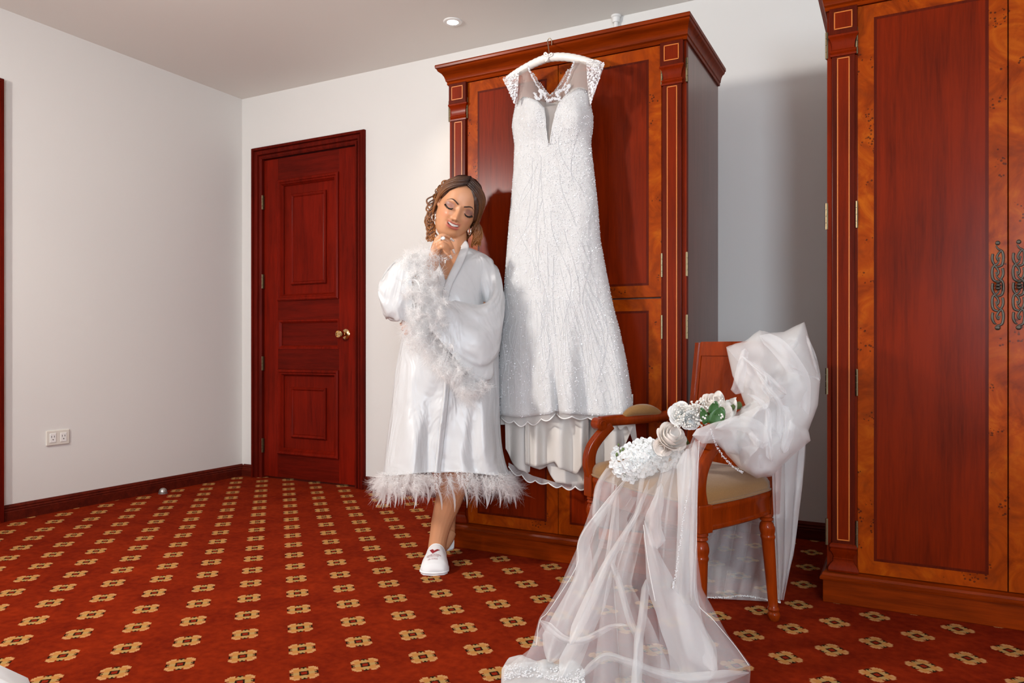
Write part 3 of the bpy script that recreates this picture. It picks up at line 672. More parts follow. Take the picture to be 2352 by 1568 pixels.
for pl, pr, Y in (((1154, 181), (1182, 240), 2.60), ((1389, 147), (1357, 238), 2.60)):
    for k in range(130):
        a = rng.random(); s = rng.random()**.7; px = pl[0]+(pr[0]-pl[0])*a+(rng.random()*(34 if pl[0] < 1200 else -34))*(1-a); py = pl[1]+(pr[1]-pl[1])*a-rng.random()*8*(1-a)
        bead(at(px, py, Y-.01), .0022)
        if k % 2: sequin(at(px, py, Y-.012), .003)
tag(bd_.build('beading', M_bead, gw, w=True), kind='stuff'); tag(sq.build('sequins', M_sequin, gw, w=True), kind='stuff')
# padded hanger
hg = thing('padded_hanger', 'ivory satin padded coat hanger hooked over the wardrobe cornice', 'hanger', tuple(at(1262, 130, 2.665)))
q = cr([(1166, 182), (1180, 172), (1205, 157), (1235, 142), (1262, 133), (1295, 131), (1330, 136), (1358, 144), (1376, 152)], 70); m = MB()
M_pad = fabric('hanger_satin', (.80, .76, .70), .35, .2, 300, .15)
m.tube([at(a, b_, 2.650) for a, b_ in q], [.0165*(.75+.25*math.sin(math.pi*i/69))*(1+.05*math.sin(i*2.1)) for i in range(70)], 14); m.build('padded_bar', M_pad, hg, smooth=True, w=True)
q = cr([(1262, 132), (1261, 118), (1259, 103), (1258, 94), (1262, 88), (1267, 93), (1267, 104)], 30); hk = [at(a, b_, 2.655+.035*sst(0, 18, i)*(1 if i > 3 else .3)) for i, (a, b_) in enumerate(q)]
MB().tube(hk, .0019, 7).build('hook', M_wire, hg, smooth=True, w=True)
m = MB()
for pp in ([(1260, 128), (1253, 121), (1250, 125), (1259, 130)], [(1260, 128), (1266, 122), (1268, 127), (1261, 130)], [(1260, 129), (1256, 138), (1252, 141)]): m.tube([at(a, b_, 2.632) for a, b_ in cr(pp, 10)], .0035, 6, flat=.4)
m.build('ribbon_bow', M_pad, hg, smooth=True, w=True)
# ---------------------------------------------------------------- bridal veil over the chair
M_tulle = sheer('veil_tulle', (.95, .95, .95), .21)
M_tulle2 = sheer('veil_tulle_gathered', (.96, .965, .965), .42)
vl = thing('bridal_veil', 'long white tulle veil draped over the armchair and trailing on carpet', 'veil', (-.62, 2.15, 0))
def lay(px, py, dep, lift=.006):
    P = dp(px, py, dep)
    if P[2] < lift: P = atz(px, py, lift)
    return P
def interp(tab, v, k): return float(np.interp(v, [t_[0] for t_ in tab], [t_[k] for t_ in tab]))
# v, left px, right px, y at left, y at right, depth left, depth right
def drape(name, tab, n, A, seed, mat, nu=150, nv=70, amp=.02, twist=1.5, sk=None, lift=.006, dA=None):
    r = random.Random(seed); ph = r.uniform(0, 6); sd = seed*3.7; pts = []
    for i in range(nu):
        u0 = i/(nu-1); row = []
        for j in range(nv):
            v = j/(nv-1); a = A*(1-.45*v) if dA is None else A*dA(v)
            u = u0+.06*nz(u0*3.1+sd, v*1.3)
            th = 2*math.pi*n*u+ph+twist*v*(u0-.5)*3+1.2*nz(v*2+sd, u0*2)
            us_ = u0+a*math.sin(th)*(.6+.8*abs(nz(u0*5+sd, 3.1)))*min(1, 6*u0+.15, 6*(1-u0)+.15)
            px = interp(tab, v, 1)*(1-us_)+interp(tab, v, 2)*us_
            py = interp(tab, v, 3)*(1-us_)+interp(tab, v, 4)*us_+(sk(u0, v) if sk else 0)
            dep = interp(tab, v, 5)*(1-us_)+interp(tab, v, 6)*us_-amp*math.cos(th)*(.5+v*.6)-.02*nz(u0*4+sd, v*4)
            row.append(lay(px, py, dep, lift+.012*abs(nz(u0*7+sd, v*9))))
        pts.append(row)
    return MB().grid(pts).build(name, mat, vl, smooth=True, w=True)
FT = [(0, 1400, 1604, 1085, 1012, 2.46, 2.08), (.10, 1372, 1604, 1105, 1060, 2.40, 2.04), (.25, 1352, 1601, 1180, 1130, 2.33, 2.035), (.42, 1325, 1598, 1262, 1240, 2.28, 2.03), (.58, 1285, 1597, 1352, 1345, 2.20, 2.02), (.70, 1240, 1625, 1420, 1412, 2.10, 2.0), (.82, 1222, 1690, 1488, 1490, 2.02, 1.96), (.92, 1160, 1722, 1535, 1530, 1.95, 1.92), (1, 1150, 1716, 1620, 1620, 1.90, 1.88)]
drape('front_drape', FT, 3.0, .11, 1, M_tulle, amp=.045, nu=220); 
F2 = [(0, 1520, 1600, 1070, 1020, 2.10, 2.03), (.2, 1490, 1600, 1180, 1120, 2.05, 2.01), (.4, 1478, 1596, 1210, 1240, 2.03, 2.0), (.6, 1492, 1610, 1330, 1350, 2.0, 1.98), (.8, 1512, 1668, 1445, 1455, 1.97, 1.95), (1, 1520, 1722, 1590, 1528, 1.92, 1.93)]
drape('front_drape', F2, 1.5, .15, 9, M_tulle, amp=.03, nu=120)
F3 = [(0, 1445, 1485, 1100, 1105, 2.40, 2.36), (.25, 1372, 1440, 1170, 1190, 2.30, 2.26), (.5, 1335, 1455, 1250, 1300, 2.2, 2.12), (.75, 1262, 1440, 1400, 1430, 2.10, 2.04), (1, 1190, 1480, 1540, 1600, 1.99, 1.93)]
drape('front_drape', F3, 1.5, .15, 12, M_tulle, amp=.03, nu=120)
F5 = [(0, 1500, 1545, 1095, 1080, 2.34, 2.20), (.3, 1440, 1480, 1200, 1210, 2.14, 2.10), (.6, 1395, 1450, 1330, 1340, 2.06, 2.02), (.8, 1380, 1500, 1420, 1440, 1.98, 1.96), (1, 1360, 1560, 1590, 1590, 1.90, 1.89)]
drape('front_drape', F5, 1.5, .16, 18, M_tulle, amp=.03, nu=120)
F6 = [(0, 1592, 1640, 1000, 985, 2.05, 2.07), (.15, 1560, 1604, 1080, 1060, 2.02, 2.02), (.5, 1556, 1600, 1200, 1200, 2.0, 2.0), (1, 1545, 1598, 1395, 1400, 1.98, 1.98)]
drape('front_drape', F6, 1.5, .14, 22, M_tulle, amp=.015, nu=90)
F4 = [(0, 1395, 1440, 1068, 1078, 2.42, 2.40), (.3, 1366, 1402, 1120, 1130, 2.38, 2.34), (.7, 1362, 1388, 1175, 1185, 2.37, 2.33), (1, 1368, 1392, 1205, 1215, 2.36, 2.32)]
drape('front_drape', F4, 1.5, .12, 15, M_tulle, amp=.01, nu=40, nv=30)
M_tulle3 = sheer('veil_tulle_folded', (.95, .95, .95), .34)
def band(pp, seed, mat=None, n=40, m=9, bow=.02):
    q = cr(pp, n); pts = []
    for i in range(n):
        a = q[min(i+1, n-1)]-q[max(i-1, 0)]; L_ = math.hypot(a[0], a[1])+1e-6; nx, ny = -a[1]/L_, a[0]/L_; row = []
        for k in range(m):
            s_ = 2*k/(m-1)-1; w_ = q[i][3]*(1+.25*nz(i*.15+seed, s_*.5))*min(1, .12+i*.22, .12+(n-1-i)*.22)
            row.append(lay(q[i][0]+nx*w_*s_, q[i][1]+ny*w_*s_, q[i][2]-bow*(1-s_*s_)-.012*nz(i*.1, s_*2, seed), .014))
        pts.append(row)
    MB().grid(pts).build('fold', mat or M_tulle3, vl, smooth=True, w=True)
band([(1440, 1098, 2.33, 6), (1385, 1175, 2.26, 10), (1343, 1235, 2.20, 13), (1340, 1290, 2.17, 18), (1335, 1350, 2.12, 24), (1300, 1440, 2.05, 34), (1262, 1520, 1.97, 40)], 1)
band([(1416, 1110, 2.33, 5), (1412, 1190, 2.24, 9), (1400, 1290, 2.14, 14), (1372, 1390, 2.06, 18), (1330, 1480, 1.98, 22), (1290, 1560, 1.90, 26)], 2)
band([(1492, 1100, 2.25, 4), (1462, 1180, 2.14, 6), (1425, 1245, 2.09, 8), (1390, 1305, 2.05, 10), (1345, 1395, 2.01, 13), (1310, 1480, 1.95, 16)], 3)
band([(1398, 1270, 2.12, 5), (1425, 1345, 2.05, 7), (1448, 1425, 1.99, 8), (1466, 1475, 1.96, 9), (1462, 1560, 1.9, 12)], 4)
band([(1480, 1195, 2.04, 5), (1500, 1270, 2.0, 16), (1522, 1350, 1.98, 32), (1552, 1420, 1.95, 42), (1580, 1500, 1.92, 50), (1600, 1590, 1.89, 56)], 5)
band([(1580, 1030, 2.02, 24), (1580, 1120, 2.0, 22), (1577, 1230, 1.99, 22), (1574, 1360, 1.98, 24), (1590, 1440, 1.95, 30), (1640, 1540, 1.9, 40)], 6)
band([(1596, 1010, 2.0, 8), (1594, 1120, 1.985, 7), (1592, 1240, 1.975, 7), (1588, 1380, 1.965, 8)], 7)
band([(1484, 1330, 2.0, 8), (1474, 1420, 1.95, 10), (1466, 1500, 1.91, 11), (1462, 1590, 1.88, 12)], 8)
band([(1240, 1425, 2.04, 12), (1290, 1465, 2.0, 10), (1340, 1470, 1.97, 9), (1400, 1440, 1.97, 6), (1440, 1435, 1.96, 4)], 9)
band([(1330, 1560, 1.9, 10), (1385, 1508, 1.93, 9), (1440, 1520, 1.92, 10), (1510, 1545, 1.9, 12), (1600, 1560, 1.89, 16), (1720, 1545, 1.9, 16)], 10)
band([(1520, 1110, 2.10, 6), (1510, 1160, 2.06, 14), (1500, 1200, 2.03, 18), (1510, 1260, 2.0, 20)], 11)
band([(1405, 1072, 2.41, 7), (1378, 1110, 2.38, 7), (1368, 1160, 2.36, 8), (1372, 1205, 2.35, 9)], 12)
hm = MB()
for pp in ([(1606, 1012, 2.0), (1602, 1100, 1.99), (1600, 1230, 1.98), (1597, 1370, 1.97), (1640, 1425, 1.94), (1690, 1485, 1.93), (1720, 1528, 1.91)], [(1440, 1095, 2.32), (1380, 1165, 2.25), (1330, 1240, 2.19), (1324, 1300, 2.15), (1262, 1400, 2.07), (1240, 1425, 2.04), (1232, 1480, 2.0)], [(1478, 1205, 2.0), (1488, 1290, 1.97), (1505, 1380, 1.94)]):
    hm.tube([lay(a, b_, d_, .012) for a, b_, d_ in cr(pp, 50)], .0008, 5)
hm.build('hem', M_cord, vl, smooth=True, w=True)
# fall behind the chair, down to the floor
BT = [(0, 1690, 1852, 985, 985, 2.50, 2.40), (.2, 1680, 1848, 1060, 1060, 2.56, 2.44), (.45, 1640, 1838, 1165, 1150, 2.60, 2.48), (.75, 1612, 1822, 1290, 1275, 2.61, 2.52), (.92, 1603, 1800, 1362, 1352, 2.60, 2.53), (1, 1600, 1792, 1372, 1382, 2.56, 2.50)]
drape('back_fall', BT, 5, .06, 21, M_tulle, amp=.02, twist=3); drape('back_fall', BT, 3, .08, 24, M_tulle, amp=.02, twist=-3)
B2 = [(0, 1770, 1850, 1000, 1000, 2.24, 2.30), (.4, 1774, 1842, 1130, 1120, 2.26, 2.34), (.75, 1780, 1826, 1260, 1250, 2.38, 2.42), (1, 1786, 1800, 1376, 1378, 2.50, 2.50)]
drape('back_fall', B2, 2.5, .09, 30, M_tulle2, amp=.012, nu=60)
# gathered heap over the chair back
OUT = [(1668, 797), (1684, 790), (1712, 783), (1745, 757), (1770, 764), (1800, 762), (1848, 738), (1862, 790), (1884, 875), (1879, 930), (1857, 988), (1862, 1012), (1840, 1030), (1800, 1065), (1772, 1094), (1738, 1098), (1700, 1076), (1668, 1042), (1646, 1006), (1650, 975), (1685, 962), (1712, 930), (1700, 900), (1682, 862)]
def heap(name, out, c, seed, mat, bulge, dep0, slope, nr=26, na=120, cr_amp=.05, scl=1.0):
    o = [np.array(p, float) for p in out]; n = len(o); c = np.array(c, float); pts = []
    def crease(x, y):
        s = 0
        for k, (fx, am) in enumerate(((.0085, 1.0), (.019, .5))):
            q = nz(x*fx+seed*1.7, y*fx*1.25+k*5.1, seed*.9); s += am*(1-3.2*abs(q)**.8)
        return s
    for i in range(na+1):
        f = i/na*n; a, b_ = int(f) % n, (int(f)+1) % n; t_ = f-int(f); O = o[a]*(1-t_)+o[b_]*t_
        O = c+(O-c)*(scl+.014*nz(i*.35, seed)); row = []
        for j in range(nr):
            r = j/(nr-1); p = c+(O-c)*r
            d = dep0+slope[0]*(p[0]-c[0])+slope[1]*(p[1]-c[1])-bulge*math.sqrt(max(0, 1-r**2.4))-cr_amp*crease(p[0], p[1])*(1-.75*r**3)
            row.append(dp(p[0], p[1], d))
        pts.append(row)
    return MB().grid(pts).build(name, mat, vl, smooth=True, w=True)
cH = (1768, 920)
heap('gathered_heap', OUT, cH, 3, M_tulle2, .17, 2.31, (-.0002, -.0006), cr_amp=.035)
heap('gathered_heap', OUT, cH, 8, M_tulle2, .13, 2.33, (-.0002, -.0006), scl=.985, cr_amp=.05)
heap('gathered_heap', OUT, (1775, 890), 14, M_tulle2, .07, 2.34, (-.0002, -.0006), scl=.97, cr_amp=.05)
OUT2 = [(1690, 985), (1702, 935), (1740, 915), (1790, 925), (1838, 960), (1842, 1010), (1805, 1055), (1772, 1088), (1735, 1094), (1702, 1072), (1692, 1030)]
heap('gathered_heap', OUT2, (1760, 1005), 19, M_tulle2, .10, 2.20, (0, -.0004), cr_amp=.03)
OUT3 = [(1590, 1000), (1600, 985), (1640, 970), (1690, 958), (1720, 975), (1700, 1045), (1668, 1040), (1645, 1018), (1612, 1018)]
heap('arm_wrap', OUT3, (1655, 1000), 27, M_tulle2, .04, 2.12, (.0012, 0), cr_amp=.012); heap('arm_wrap', OUT3, (1655, 1000), 33, M_tulle2, .03, 2.13, (.0012, 0), cr_amp=.015)
for k_, pp in enumerate(([(1700, 815, 2.20, 3), (1745, 850, 2.16, 6), (1790, 890, 2.14, 6), (1806, 906, 2.14, 3)], [(1736, 848, 2.17, 3), (1762, 890, 2.13, 6), (1790, 932, 2.12, 8), (1794, 1010, 2.12, 12)], [(1716, 904, 2.13, 4), (1760, 938, 2.11, 7), (1763, 1000, 2.09, 9), (1772, 1060, 2.09, 10)],
        [(1852, 770, 2.27, 3), (1872, 830, 2.26, 6), (1882, 876, 2.26, 4)], [(1818, 842, 2.18, 2), (1850, 858, 2.2, 3), (1882, 872, 2.24, 3)], [(1712, 800, 2.23, 8), (1702, 850, 2.20, 12), (1690, 905, 2.18, 14)], [(1642, 985, 2.04, 8), (1690, 972, 2.05, 16), (1732, 985, 2.07, 20), (1752, 1030, 2.08, 16)], [(1745, 770, 2.24, 10), (1790, 800, 2.2, 20), (1830, 860, 2.19, 22), (1840, 930, 2.18, 20), (1830, 990, 2.18, 14)], [(1800, 930, 2.12, 8), (1812, 980, 2.11, 12), (1800, 1040, 2.1, 10)])): band(pp, 40+k_, bow=.012)
# sequin trim
tb = MB()
def trim(pp, n, r=.0026, jit=2.2, rows=3):
    for q in cr(pp, n):
        for _ in range(rows):
            P = lay(q[0]+rng.uniform(-jit, jit), q[1]+rng.uniform(-jit, jit), q[2], .012); rr = r*rng.uniform(.6, 1.2)
            tb.add([(P[0]+rr*k[0], P[1]+rr*k[1], P[2]+rr*k[2]) for k in OCT], OF)
trim([(1588, 1080, 1.99), (1582, 1120, 1.985), (1571, 1180, 1.97), (1562, 1250, 1.96), (1552, 1320, 1.955), (1545, 1350, 1.95)], 110, .0016, 2.2, 2)
trim([(1632, 985, 2.06), (1640, 1010, 2.06), (1655, 1040, 2.08), (1680, 1068, 2.10), (1705, 1085, 2.12)], 80, .0018, 2.0, 2)
trim([(1605, 1371, 2.57), (1660, 1372, 2.56), (1710, 1368, 2.55), (1760, 1376, 2.54), (1792, 1383, 2.50)], 120, .0022, 1.6, 2)
for k in range(1300):
    a = rng.random(); px = 1158+185*a; py = 1528+34*rng.random()-8*math.sin(a*5)
    P = atz(px, py, .012+.02*rng.random()); rr = rng.uniform(.0015, .003); tb.add([(P[0]+rr*q[0], P[1]+rr*q[1], P[2]+rr*q[2]) for q in OCT], OF)
tag(tb.build('sequin_trim', M_bead, vl, w=True), kind='stuff')
RF = [(1152, 1540), (1165, 1518), (1190, 1512), (1215, 1518), (1245, 1534), (1300, 1532), (1340, 1538), (1345, 1600), (1150, 1600)]
def floorheap(out, c, seed, mat, hgt):
    o = [np.array(p, float) for p in out]; n = len(o); c = np.array(c, float); pts = []
    for i in range(91):
        f = i/90*n; a, b_ = int(f) % n, (int(f)+1) % n; t_ = f-int(f); O = o[a]*(1-t_)+o[b_]*t_; row = []
        for j in range(18):
            r = j/17; p = c+(O-c)*r; z = .004+hgt*math.sqrt(max(0, 1-r**3))*(.7+.6*nz(p[0]*.03, p[1]*.05, seed))
            P = atz(c[0]+(O-c)[0]*r, c[1]+(O-c)[1]*r, 0); row.append((P[0], P[1], z))
        pts.append(row)
    MB().grid(pts).build('floor_heap', mat, vl, smooth=True, w=True)
floorheap(RF, (1240, 1562), 4, M_tulle2, .035); floorheap(RF, (1240, 1562), 9, M_tulle2, .025)

# ---------------------------------------------------------------- bouquets
M_petal = sheer('white_petal', (1.0, 1.0, .985), 1.0); M_blush = sheer('blush_petal', (1.0, .94, .885), 1.0)
M_leaf = plain('leaf_green', (.045, .13, .03), .4); M_stem = plain('stem_green', (.12, .17, .05), .6); M_gyp = plain('gypsophila_white', (.82, .80, .74), .7); M_twig = plain('brown_twig', (.16, .07, .03), .7)
def petal_pts(w, L, cup, curl, n=5, m=5):
    g = []
    for i in range(n):
        v = i/(n-1); row = []
        for j in range(m):
            u = 2*j/(m-1)-1; ww = w*(.35+.65*math.sin(math.pi*min(.92, .2+.72*v)))
            row.append((u*ww, L*v-.15*L*u*u*v, cup*(u*u)+curl*v*v))
        g.append(row)
    return g
def floret_mesh(seed):
    r = random.Random(seed); m = MB()
    for ring, (np_, L, tilt) in enumerate(((5, .0165, .35), (4, .012, .95))):
        for k in range(np_):
            a = 2*math.pi*k/np_+r.uniform(-.25, .25)+ring; g = petal_pts(.0085, L, r.uniform(.001, .004), r.uniform(-.003, .004), 5, 4); ti = tilt+r.uniform(-.2, .2); out = []
            for row in g:
                o2 = []
                for x, y, z in row:
                    y2, z2 = y*math.cos(ti)-z*math.sin(ti), y*math.sin(ti)+z*math.cos(ti); o2.append((x*math.cos(a)-y2*math.sin(a), x*math.sin(a)+y2*math.cos(a), z2))
                out.append(o2)
            m.grid(out)
    return m
def rose_mesh(R0, seed, mat, parent, pos, axis, name='rose'):
    r = random.Random(seed); m = MB(); layers = ((3, .42, .10), (4, .62, .22), (5, .82, .42), (5, 1.0, .75), (5, 1.08, 1.05))
    for li, (n, rad, open_) in enumerate(layers):
        for k in range(n):
            a0 = 2*math.pi*k/n+li*.7+r.uniform(-.1, .1); g = []
            for i in range(7):
                v = i/6; row = []
                for j in range(7):
                    u = 2*j/6-1; a = a0+u*(math.pi/n)*1.35*(.55+.45*math.sin(math.pi*min(1, .15+.75*v)))
                    rr = R0*rad*(.25+.75*math.sin(math.pi*.5*min(1, v*1.15)))*(1-.04*(u*u)); rr += R0*.22*open_*max(0, v-.7)/.3*(1-.4*u*u)
                    z = R0*(-.75+v*(1.55-.55*open_)-.16*u*u*v-.12*open_*max(0, v-.75)/.25); row.append((rr*math.cos(a), rr*math.sin(a), z))
                g.append(row)
            m.grid(g)
    q = Vector(axis).normalized().to_track_quat('Z', 'Y'); m.v = [tuple(q @ Vector(v)+Vector(pos)) for v in m.v]
    return m.build(name, mat, parent, smooth=True, w=True)
FLO = []
def scatter_florets(parent, spots, seed):
    for k, (P, ax, s) in enumerate(spots):
        if len(FLO) < 6:
            o = floret_mesh(seed+len(FLO)).build('floret', M_petal, None, smooth=True); FLO.append(o); new = o
        else:
            new = FLO[k % 6].copy(); COL.objects.link(new)
        new.parent = parent; q = Vector(ax).normalized().to_track_quat('Z', 'Y').to_euler()
        inv = ROOTM[parent.name].inverted(); new.location = inv @ Vector(P); new.rotation_euler = q; new.scale = (s, s, s)
bq = thing('flower_bouquet', 'bouquet of white stock blossoms and blush rose lying on chair seat', 'bouquet', tuple(dp(1487, 1085, 2.36)))
def incl(px, py):                                   # the cluster's outline
    return ((px-1484)/78)**2+((py-1056-.10*(1484-px)*.0)/44)**2 < 1
spots = []; r = random.Random(11); tries = 0
while len(spots) < 84 and tries < 9000:
    tries += 1; px, py = r.uniform(1404, 1566), r.uniform(1008, 1104)
    e = ((px-1486)/80)**2+((py-1054+.16*(px-1486))/40)**2
    if e > 1: continue
    dep = 2.36-.085*math.sqrt(max(0, 1-e))
    if any((px-a)**2+(py-b_)**2 < 9.6**2 for a, b_, _ in [q[3] for q in spots]): continue
    P = dp(px, py, dep); ax = -AF*.9+AR*(px-1486)/75*.8-AZ*(py-1054)/40*.7+npr.uniform(-.3, .3, 3)
    spots.append((P, ax, r.uniform(.75, 1.3), (px, py, dep)))
for a, b_ in ((1440, 1098), (1452, 1104), (1512, 1098), (1415, 1028), (1408, 1040)): spots.append((dp(a, b_, 2.33), -AF+AR*r.uniform(-.3, .3)-AZ*.3, .7, (a, b_, 0)))
scatter_florets(bq, [s[:3] for s in spots], 40)
m = MB()
for k in range(26):
    px, py = r.uniform(1415, 1555), r.uniform(1020, 1095); P = dp(px, py, 2.325); m.ball(P, r.uniform(.003, .006), 6, 5, (1, 1, 1.6))
m.build('bud', M_stem, bq, smooth=True, w=True)
MB().tube([dp(1450, 1075, 2.38), dp(1490, 1060, 2.37), dp(1540, 1030, 2.36), dp(1580, 1010, 2.35)], .014, 8).build('stem_bundle', M_stem, bq, smooth=True, w=True)
rose_mesh(.040, 3, M_blush, bq, dp(1542, 1003, 2.24), -AF*.75+AR*.35+AZ*.65)
rose_mesh(.024, 5, M_blush, bq, dp(1522, 1026, 2.25), -AF*.9-AR*.5-AZ*.2)
for a, b_, c_, d_ in ((1545, 1020, 1562, 1030), (1540, 1022, 1552, 1036)): 
    g = petal_pts(.016, .045, .004, .004, 6, 5); q = Vector(-AF*.5+AZ*.6).to_track_quat('Z', 'Y'); mm = MB(); mm.grid([[tuple(q @ Vector(p)+Vector(dp(a, b_, 2.26))) for p in row] for row in g]); mm.build('leaf', M_leaf, bq, smooth=True, w=True)
bq2 = thing('flower_bouquet', 'bouquet of blush roses, green leaves and gypsophila on chair arm', 'bouquet', tuple(dp(1612, 975, 2.22)))
rose_mesh(.030, 7, M_petal, bq2, dp(1563, 950, 2.21), -AF*.9-AR*.35+AZ*.3); rose_mesh(.024, 8, M_blush, bq2, dp(1600, 948, 2.20), -AF*.8+AZ*.5)
rose_mesh(.034, 9, M_blush, bq2, dp(1638, 928, 2.24), -AF*.6+AR*.2+AZ*.8); rose_mesh(.026, 10, M_blush, bq2, dp(1660, 945, 2.20), -AF*.9+AR*.3+AZ*.3)
rose_mesh(.024, 12, M_petal, bq2, dp(1585, 965, 2.19), -AF*.9-AZ*.1)
m = MB(); tw = MB()
for k in range(330):
    z = r.random(); px = r.uniform(1550, 1660); py = r.uniform(925, 985)-(px-1550)*.10
    if 1620 < px < 1650 and py < 968 and r.random() < .8: continue
    P = dp(px, py, r.uniform(2.155, 2.20)); m.ball(P, r.uniform(.0016, .0038), 6, 5, (1, 1, r.uniform(.7, 1.3)))
for k in range(46):
    px, py = r.uniform(1555, 1618), r.uniform(908, 945); 
    if py < 945-(px-1550)*.45: continue
    P = dp(px, py, r.uniform(2.20, 2.25)); m.ball(P, r.uniform(.002, .0045), 6, 5); tw.tube([dp(px, py, 2.22), dp(px*.6+1590*.4, py*.6+952*.4, 2.24)], .0011, 4)
tag(m.build('gypsophila', M_gyp, bq2, smooth=True, w=True), kind='stuff'); tw.build('twig', M_twig, bq2, w=True)
for a, b_, ang, L, w_ in ((1634, 950, 1.25, .040, .014), (1636, 975, 1.05, .060, .023), (1622, 972, 1.9, .05, .012)):
    g = petal_pts(w_, L, .004, .006, 7, 5); ca, sa = math.cos(ang-1.57), math.sin(ang-1.57); base = dp(a, b_, 2.165); mm = MB()
    mm.grid([[tuple(base+AR*(x*ca-y*sa)+AZ*(x*sa+y*ca)-AF*z) for x, y, z in row] for row in g]); mm.build('leaf', M_leaf, bq2, smooth=True, w=True, solid=.0008)
rb = MB()
for pp in ([(1640, 925), (1638, 912), (1650, 904), (1660, 912), (1668, 926), (1690, 918)], [(1668, 926), (1676, 920), (1690, 925), (1688, 945), (1676, 955)]):
    q = cr(pp, 24); rb.grid([[dp(a, b_, 2.20+.02*math.sin(i*.4)+.0*s)+AZ*s*.010*math.cos(i*.3)-AF*s*.010*math.sin(i*.3) for s in (-1, -.3, .3, 1)] for i, (a, b_) in enumerate(q)])
rb.build('ribbon', M_pad, bq2, smooth=True, w=True, solid=.001)
MB().tube([dp(1545, 960, 2.23), dp(1590, 958, 2.24), dp(1650, 940, 2.26), dp(1700, 930, 2.28)], .012, 8).build('stem_bundle', M_stem, bq2, smooth=True, w=True)
# ---------------------------------------------------------------- the woman in the satin robe
D0 = 3.0
def Q(px, py, n=0.0): return dp(px, py, D0-n)
PXM = FPX/D0
pr = thing('person', 'woman in white satin robe with feather trim leaning on the wardrobe', 'person', tuple(atz(1005, 1285)))
# head frame: r = her left (picture right), u = up along the tilted head, f = out of the face
ROLL = R_(23.5); EYE = Q(1054, 482, .072); HS = 1.0
fw = AC-EYE; fw /= np.linalg.norm(fw)
rx = AR-fw*(AR@fw); rx /= np.linalg.norm(rx); upv = np.cross(rx, -fw); upv = upv if upv[2] > 0 else -upv
hr = rx*math.cos(ROLL)-upv*math.sin(ROLL); hu = upv*math.cos(ROLL)+rx*math.sin(ROLL)
yaw = R_(5); hf = fw*math.cos(yaw)+hr*math.sin(yaw); hr = hr*math.cos(yaw)-fw*math.sin(yaw)
HC0 = EYE-hf*.074                                         # middle of the head at eye height
def hw(r, u, f): return HC0+hr*r+hu*u+hf*f
def g2(r, u, r0, u0, sr, su): return math.exp(-((r-r0)/sr)**2-((u-u0)/su)**2)
def awid(u):                                              # half width of the face by height
    return float(np.interp(u, [-.124, -.118, -.105, -.085, -.06, -.03, 0, .03, .06, .09, .115, .128], [.022, .036, .051, .063, .071, .0755, .0765, .077, .075, .066, .045, .02]))
def feats(r, u):
    a = abs(r); d = 0
    d += .0035*g2(a, u, .030, .024, .022, .008)
    d -= .0095*g2(a, u, .037, .001, .017, .011); d += .0080*g2(a, u, .0385, -.001, .0125, .0095)
    d -= .0035*g2(a, u, .037, .013, .014, .004)
    d -= .006*g2(a, u, .015, .002, .007, .012)
    k = sst(.008, -.036, u) if u > -.036 else 1.0
    d += (.006+.013*k)*math.exp(-(r/(.0075+.0035*k))**2)*sst(.020, .002, u)*sst(-.050, -.040, u)
    d += .0065*g2(r, u, 0, -.036, .0095, .0075); d += .0075*g2(a, u, .0125, -.040, .0058, .0058)
    d -= .0050*g2(a, u, .0062, -.0475, .0038, .0028)
    d += .0065*g2(a, u, .041, -.030, .019, .017); d -= .0022*g2(a, u, .026, -.052, .006, .012)
    lip = math.exp(-(r/.0265)**6); cv = .0045*(a/.0265)**2
    d += .0046*lip*math.exp(-((u+.0565-cv)/.0036)**2)+.0066*lip*math.exp(-((u+.0750-cv*1.6)/.0050)**2)
    d -= .0080*math.exp(-(r/.0235)**6)*math.exp(-((u+.0645-cv)/.0050)**4); d -= .003*g2(a, u, .0295, -.060, .004, .004)
    d -= .0030*g2(r, u, 0, -.087, .02, .006); d += .0065*g2(r, u, 0, -.108, .020, .014); d += .003*g2(a, u, .030, -.10, .018, .016)
    return d
def hbase(r, u):
    w = awid(u); t_ = min(1.0, abs(r)/w); c_ = min(1.0, abs(u/.131) if u < 0 else abs(u/.130))
    depth = .094*math.sqrt(max(0, 1-c_**3.2)); return depth*math.sqrt(max(0, 1-t_**2.6))
def face(r, u, off=0.0): return hw(r, u, hbase(r, u)+feats(r, u)+off)
head = MB(); NU, NV = 120, 110; rs = []
for j in range(NV):
    u = -.124+.252*(.5-.5*math.cos(math.pi*(j+.3)/(NV-.4))); row = []
    w = awid(u); cz = min(1, abs(u/.131) if u < 0 else abs(u/.130)); db = (.105 if u > -.03 else .105-.50*(-.03-u))*math.sqrt(max(.0, 1-cz**2.6))+.004; df = .094*math.sqrt(max(0, 1-cz**3.2))
    for i in range(NU):
        a = 2*math.pi*i/NU; ca, sa = math.cos(a), math.sin(a); r = w*math.copysign(abs(ca)**.85, ca)
        if sa >= 0: f = df*math.sqrt(max(0, 1-abs(r/w)**2.6))+feats(r, u)*sst(0, .35, sa)
        else: f = -db*abs(sa)**.9
        row.append(hw(r, u, f))
    rs.append(row)
head.rings(rs)
body = MB(); body.v = head.v; body.f = head.f
def limb(pts, n=18, m=None, flat=1.0, up=None):            # pts: (px, py, n, radius)
    q = cr([(*Q(a, b_, c_), r_) for a, b_, c_, r_ in pts], m or len(pts)*7)
    body.tube([p[:3] for p in q], [p[3] for p in q], n, flat=flat, up=up)
    for p in (q[0], q[-1]): body.ball(p[:3], p[3]*.99, 14, 10)
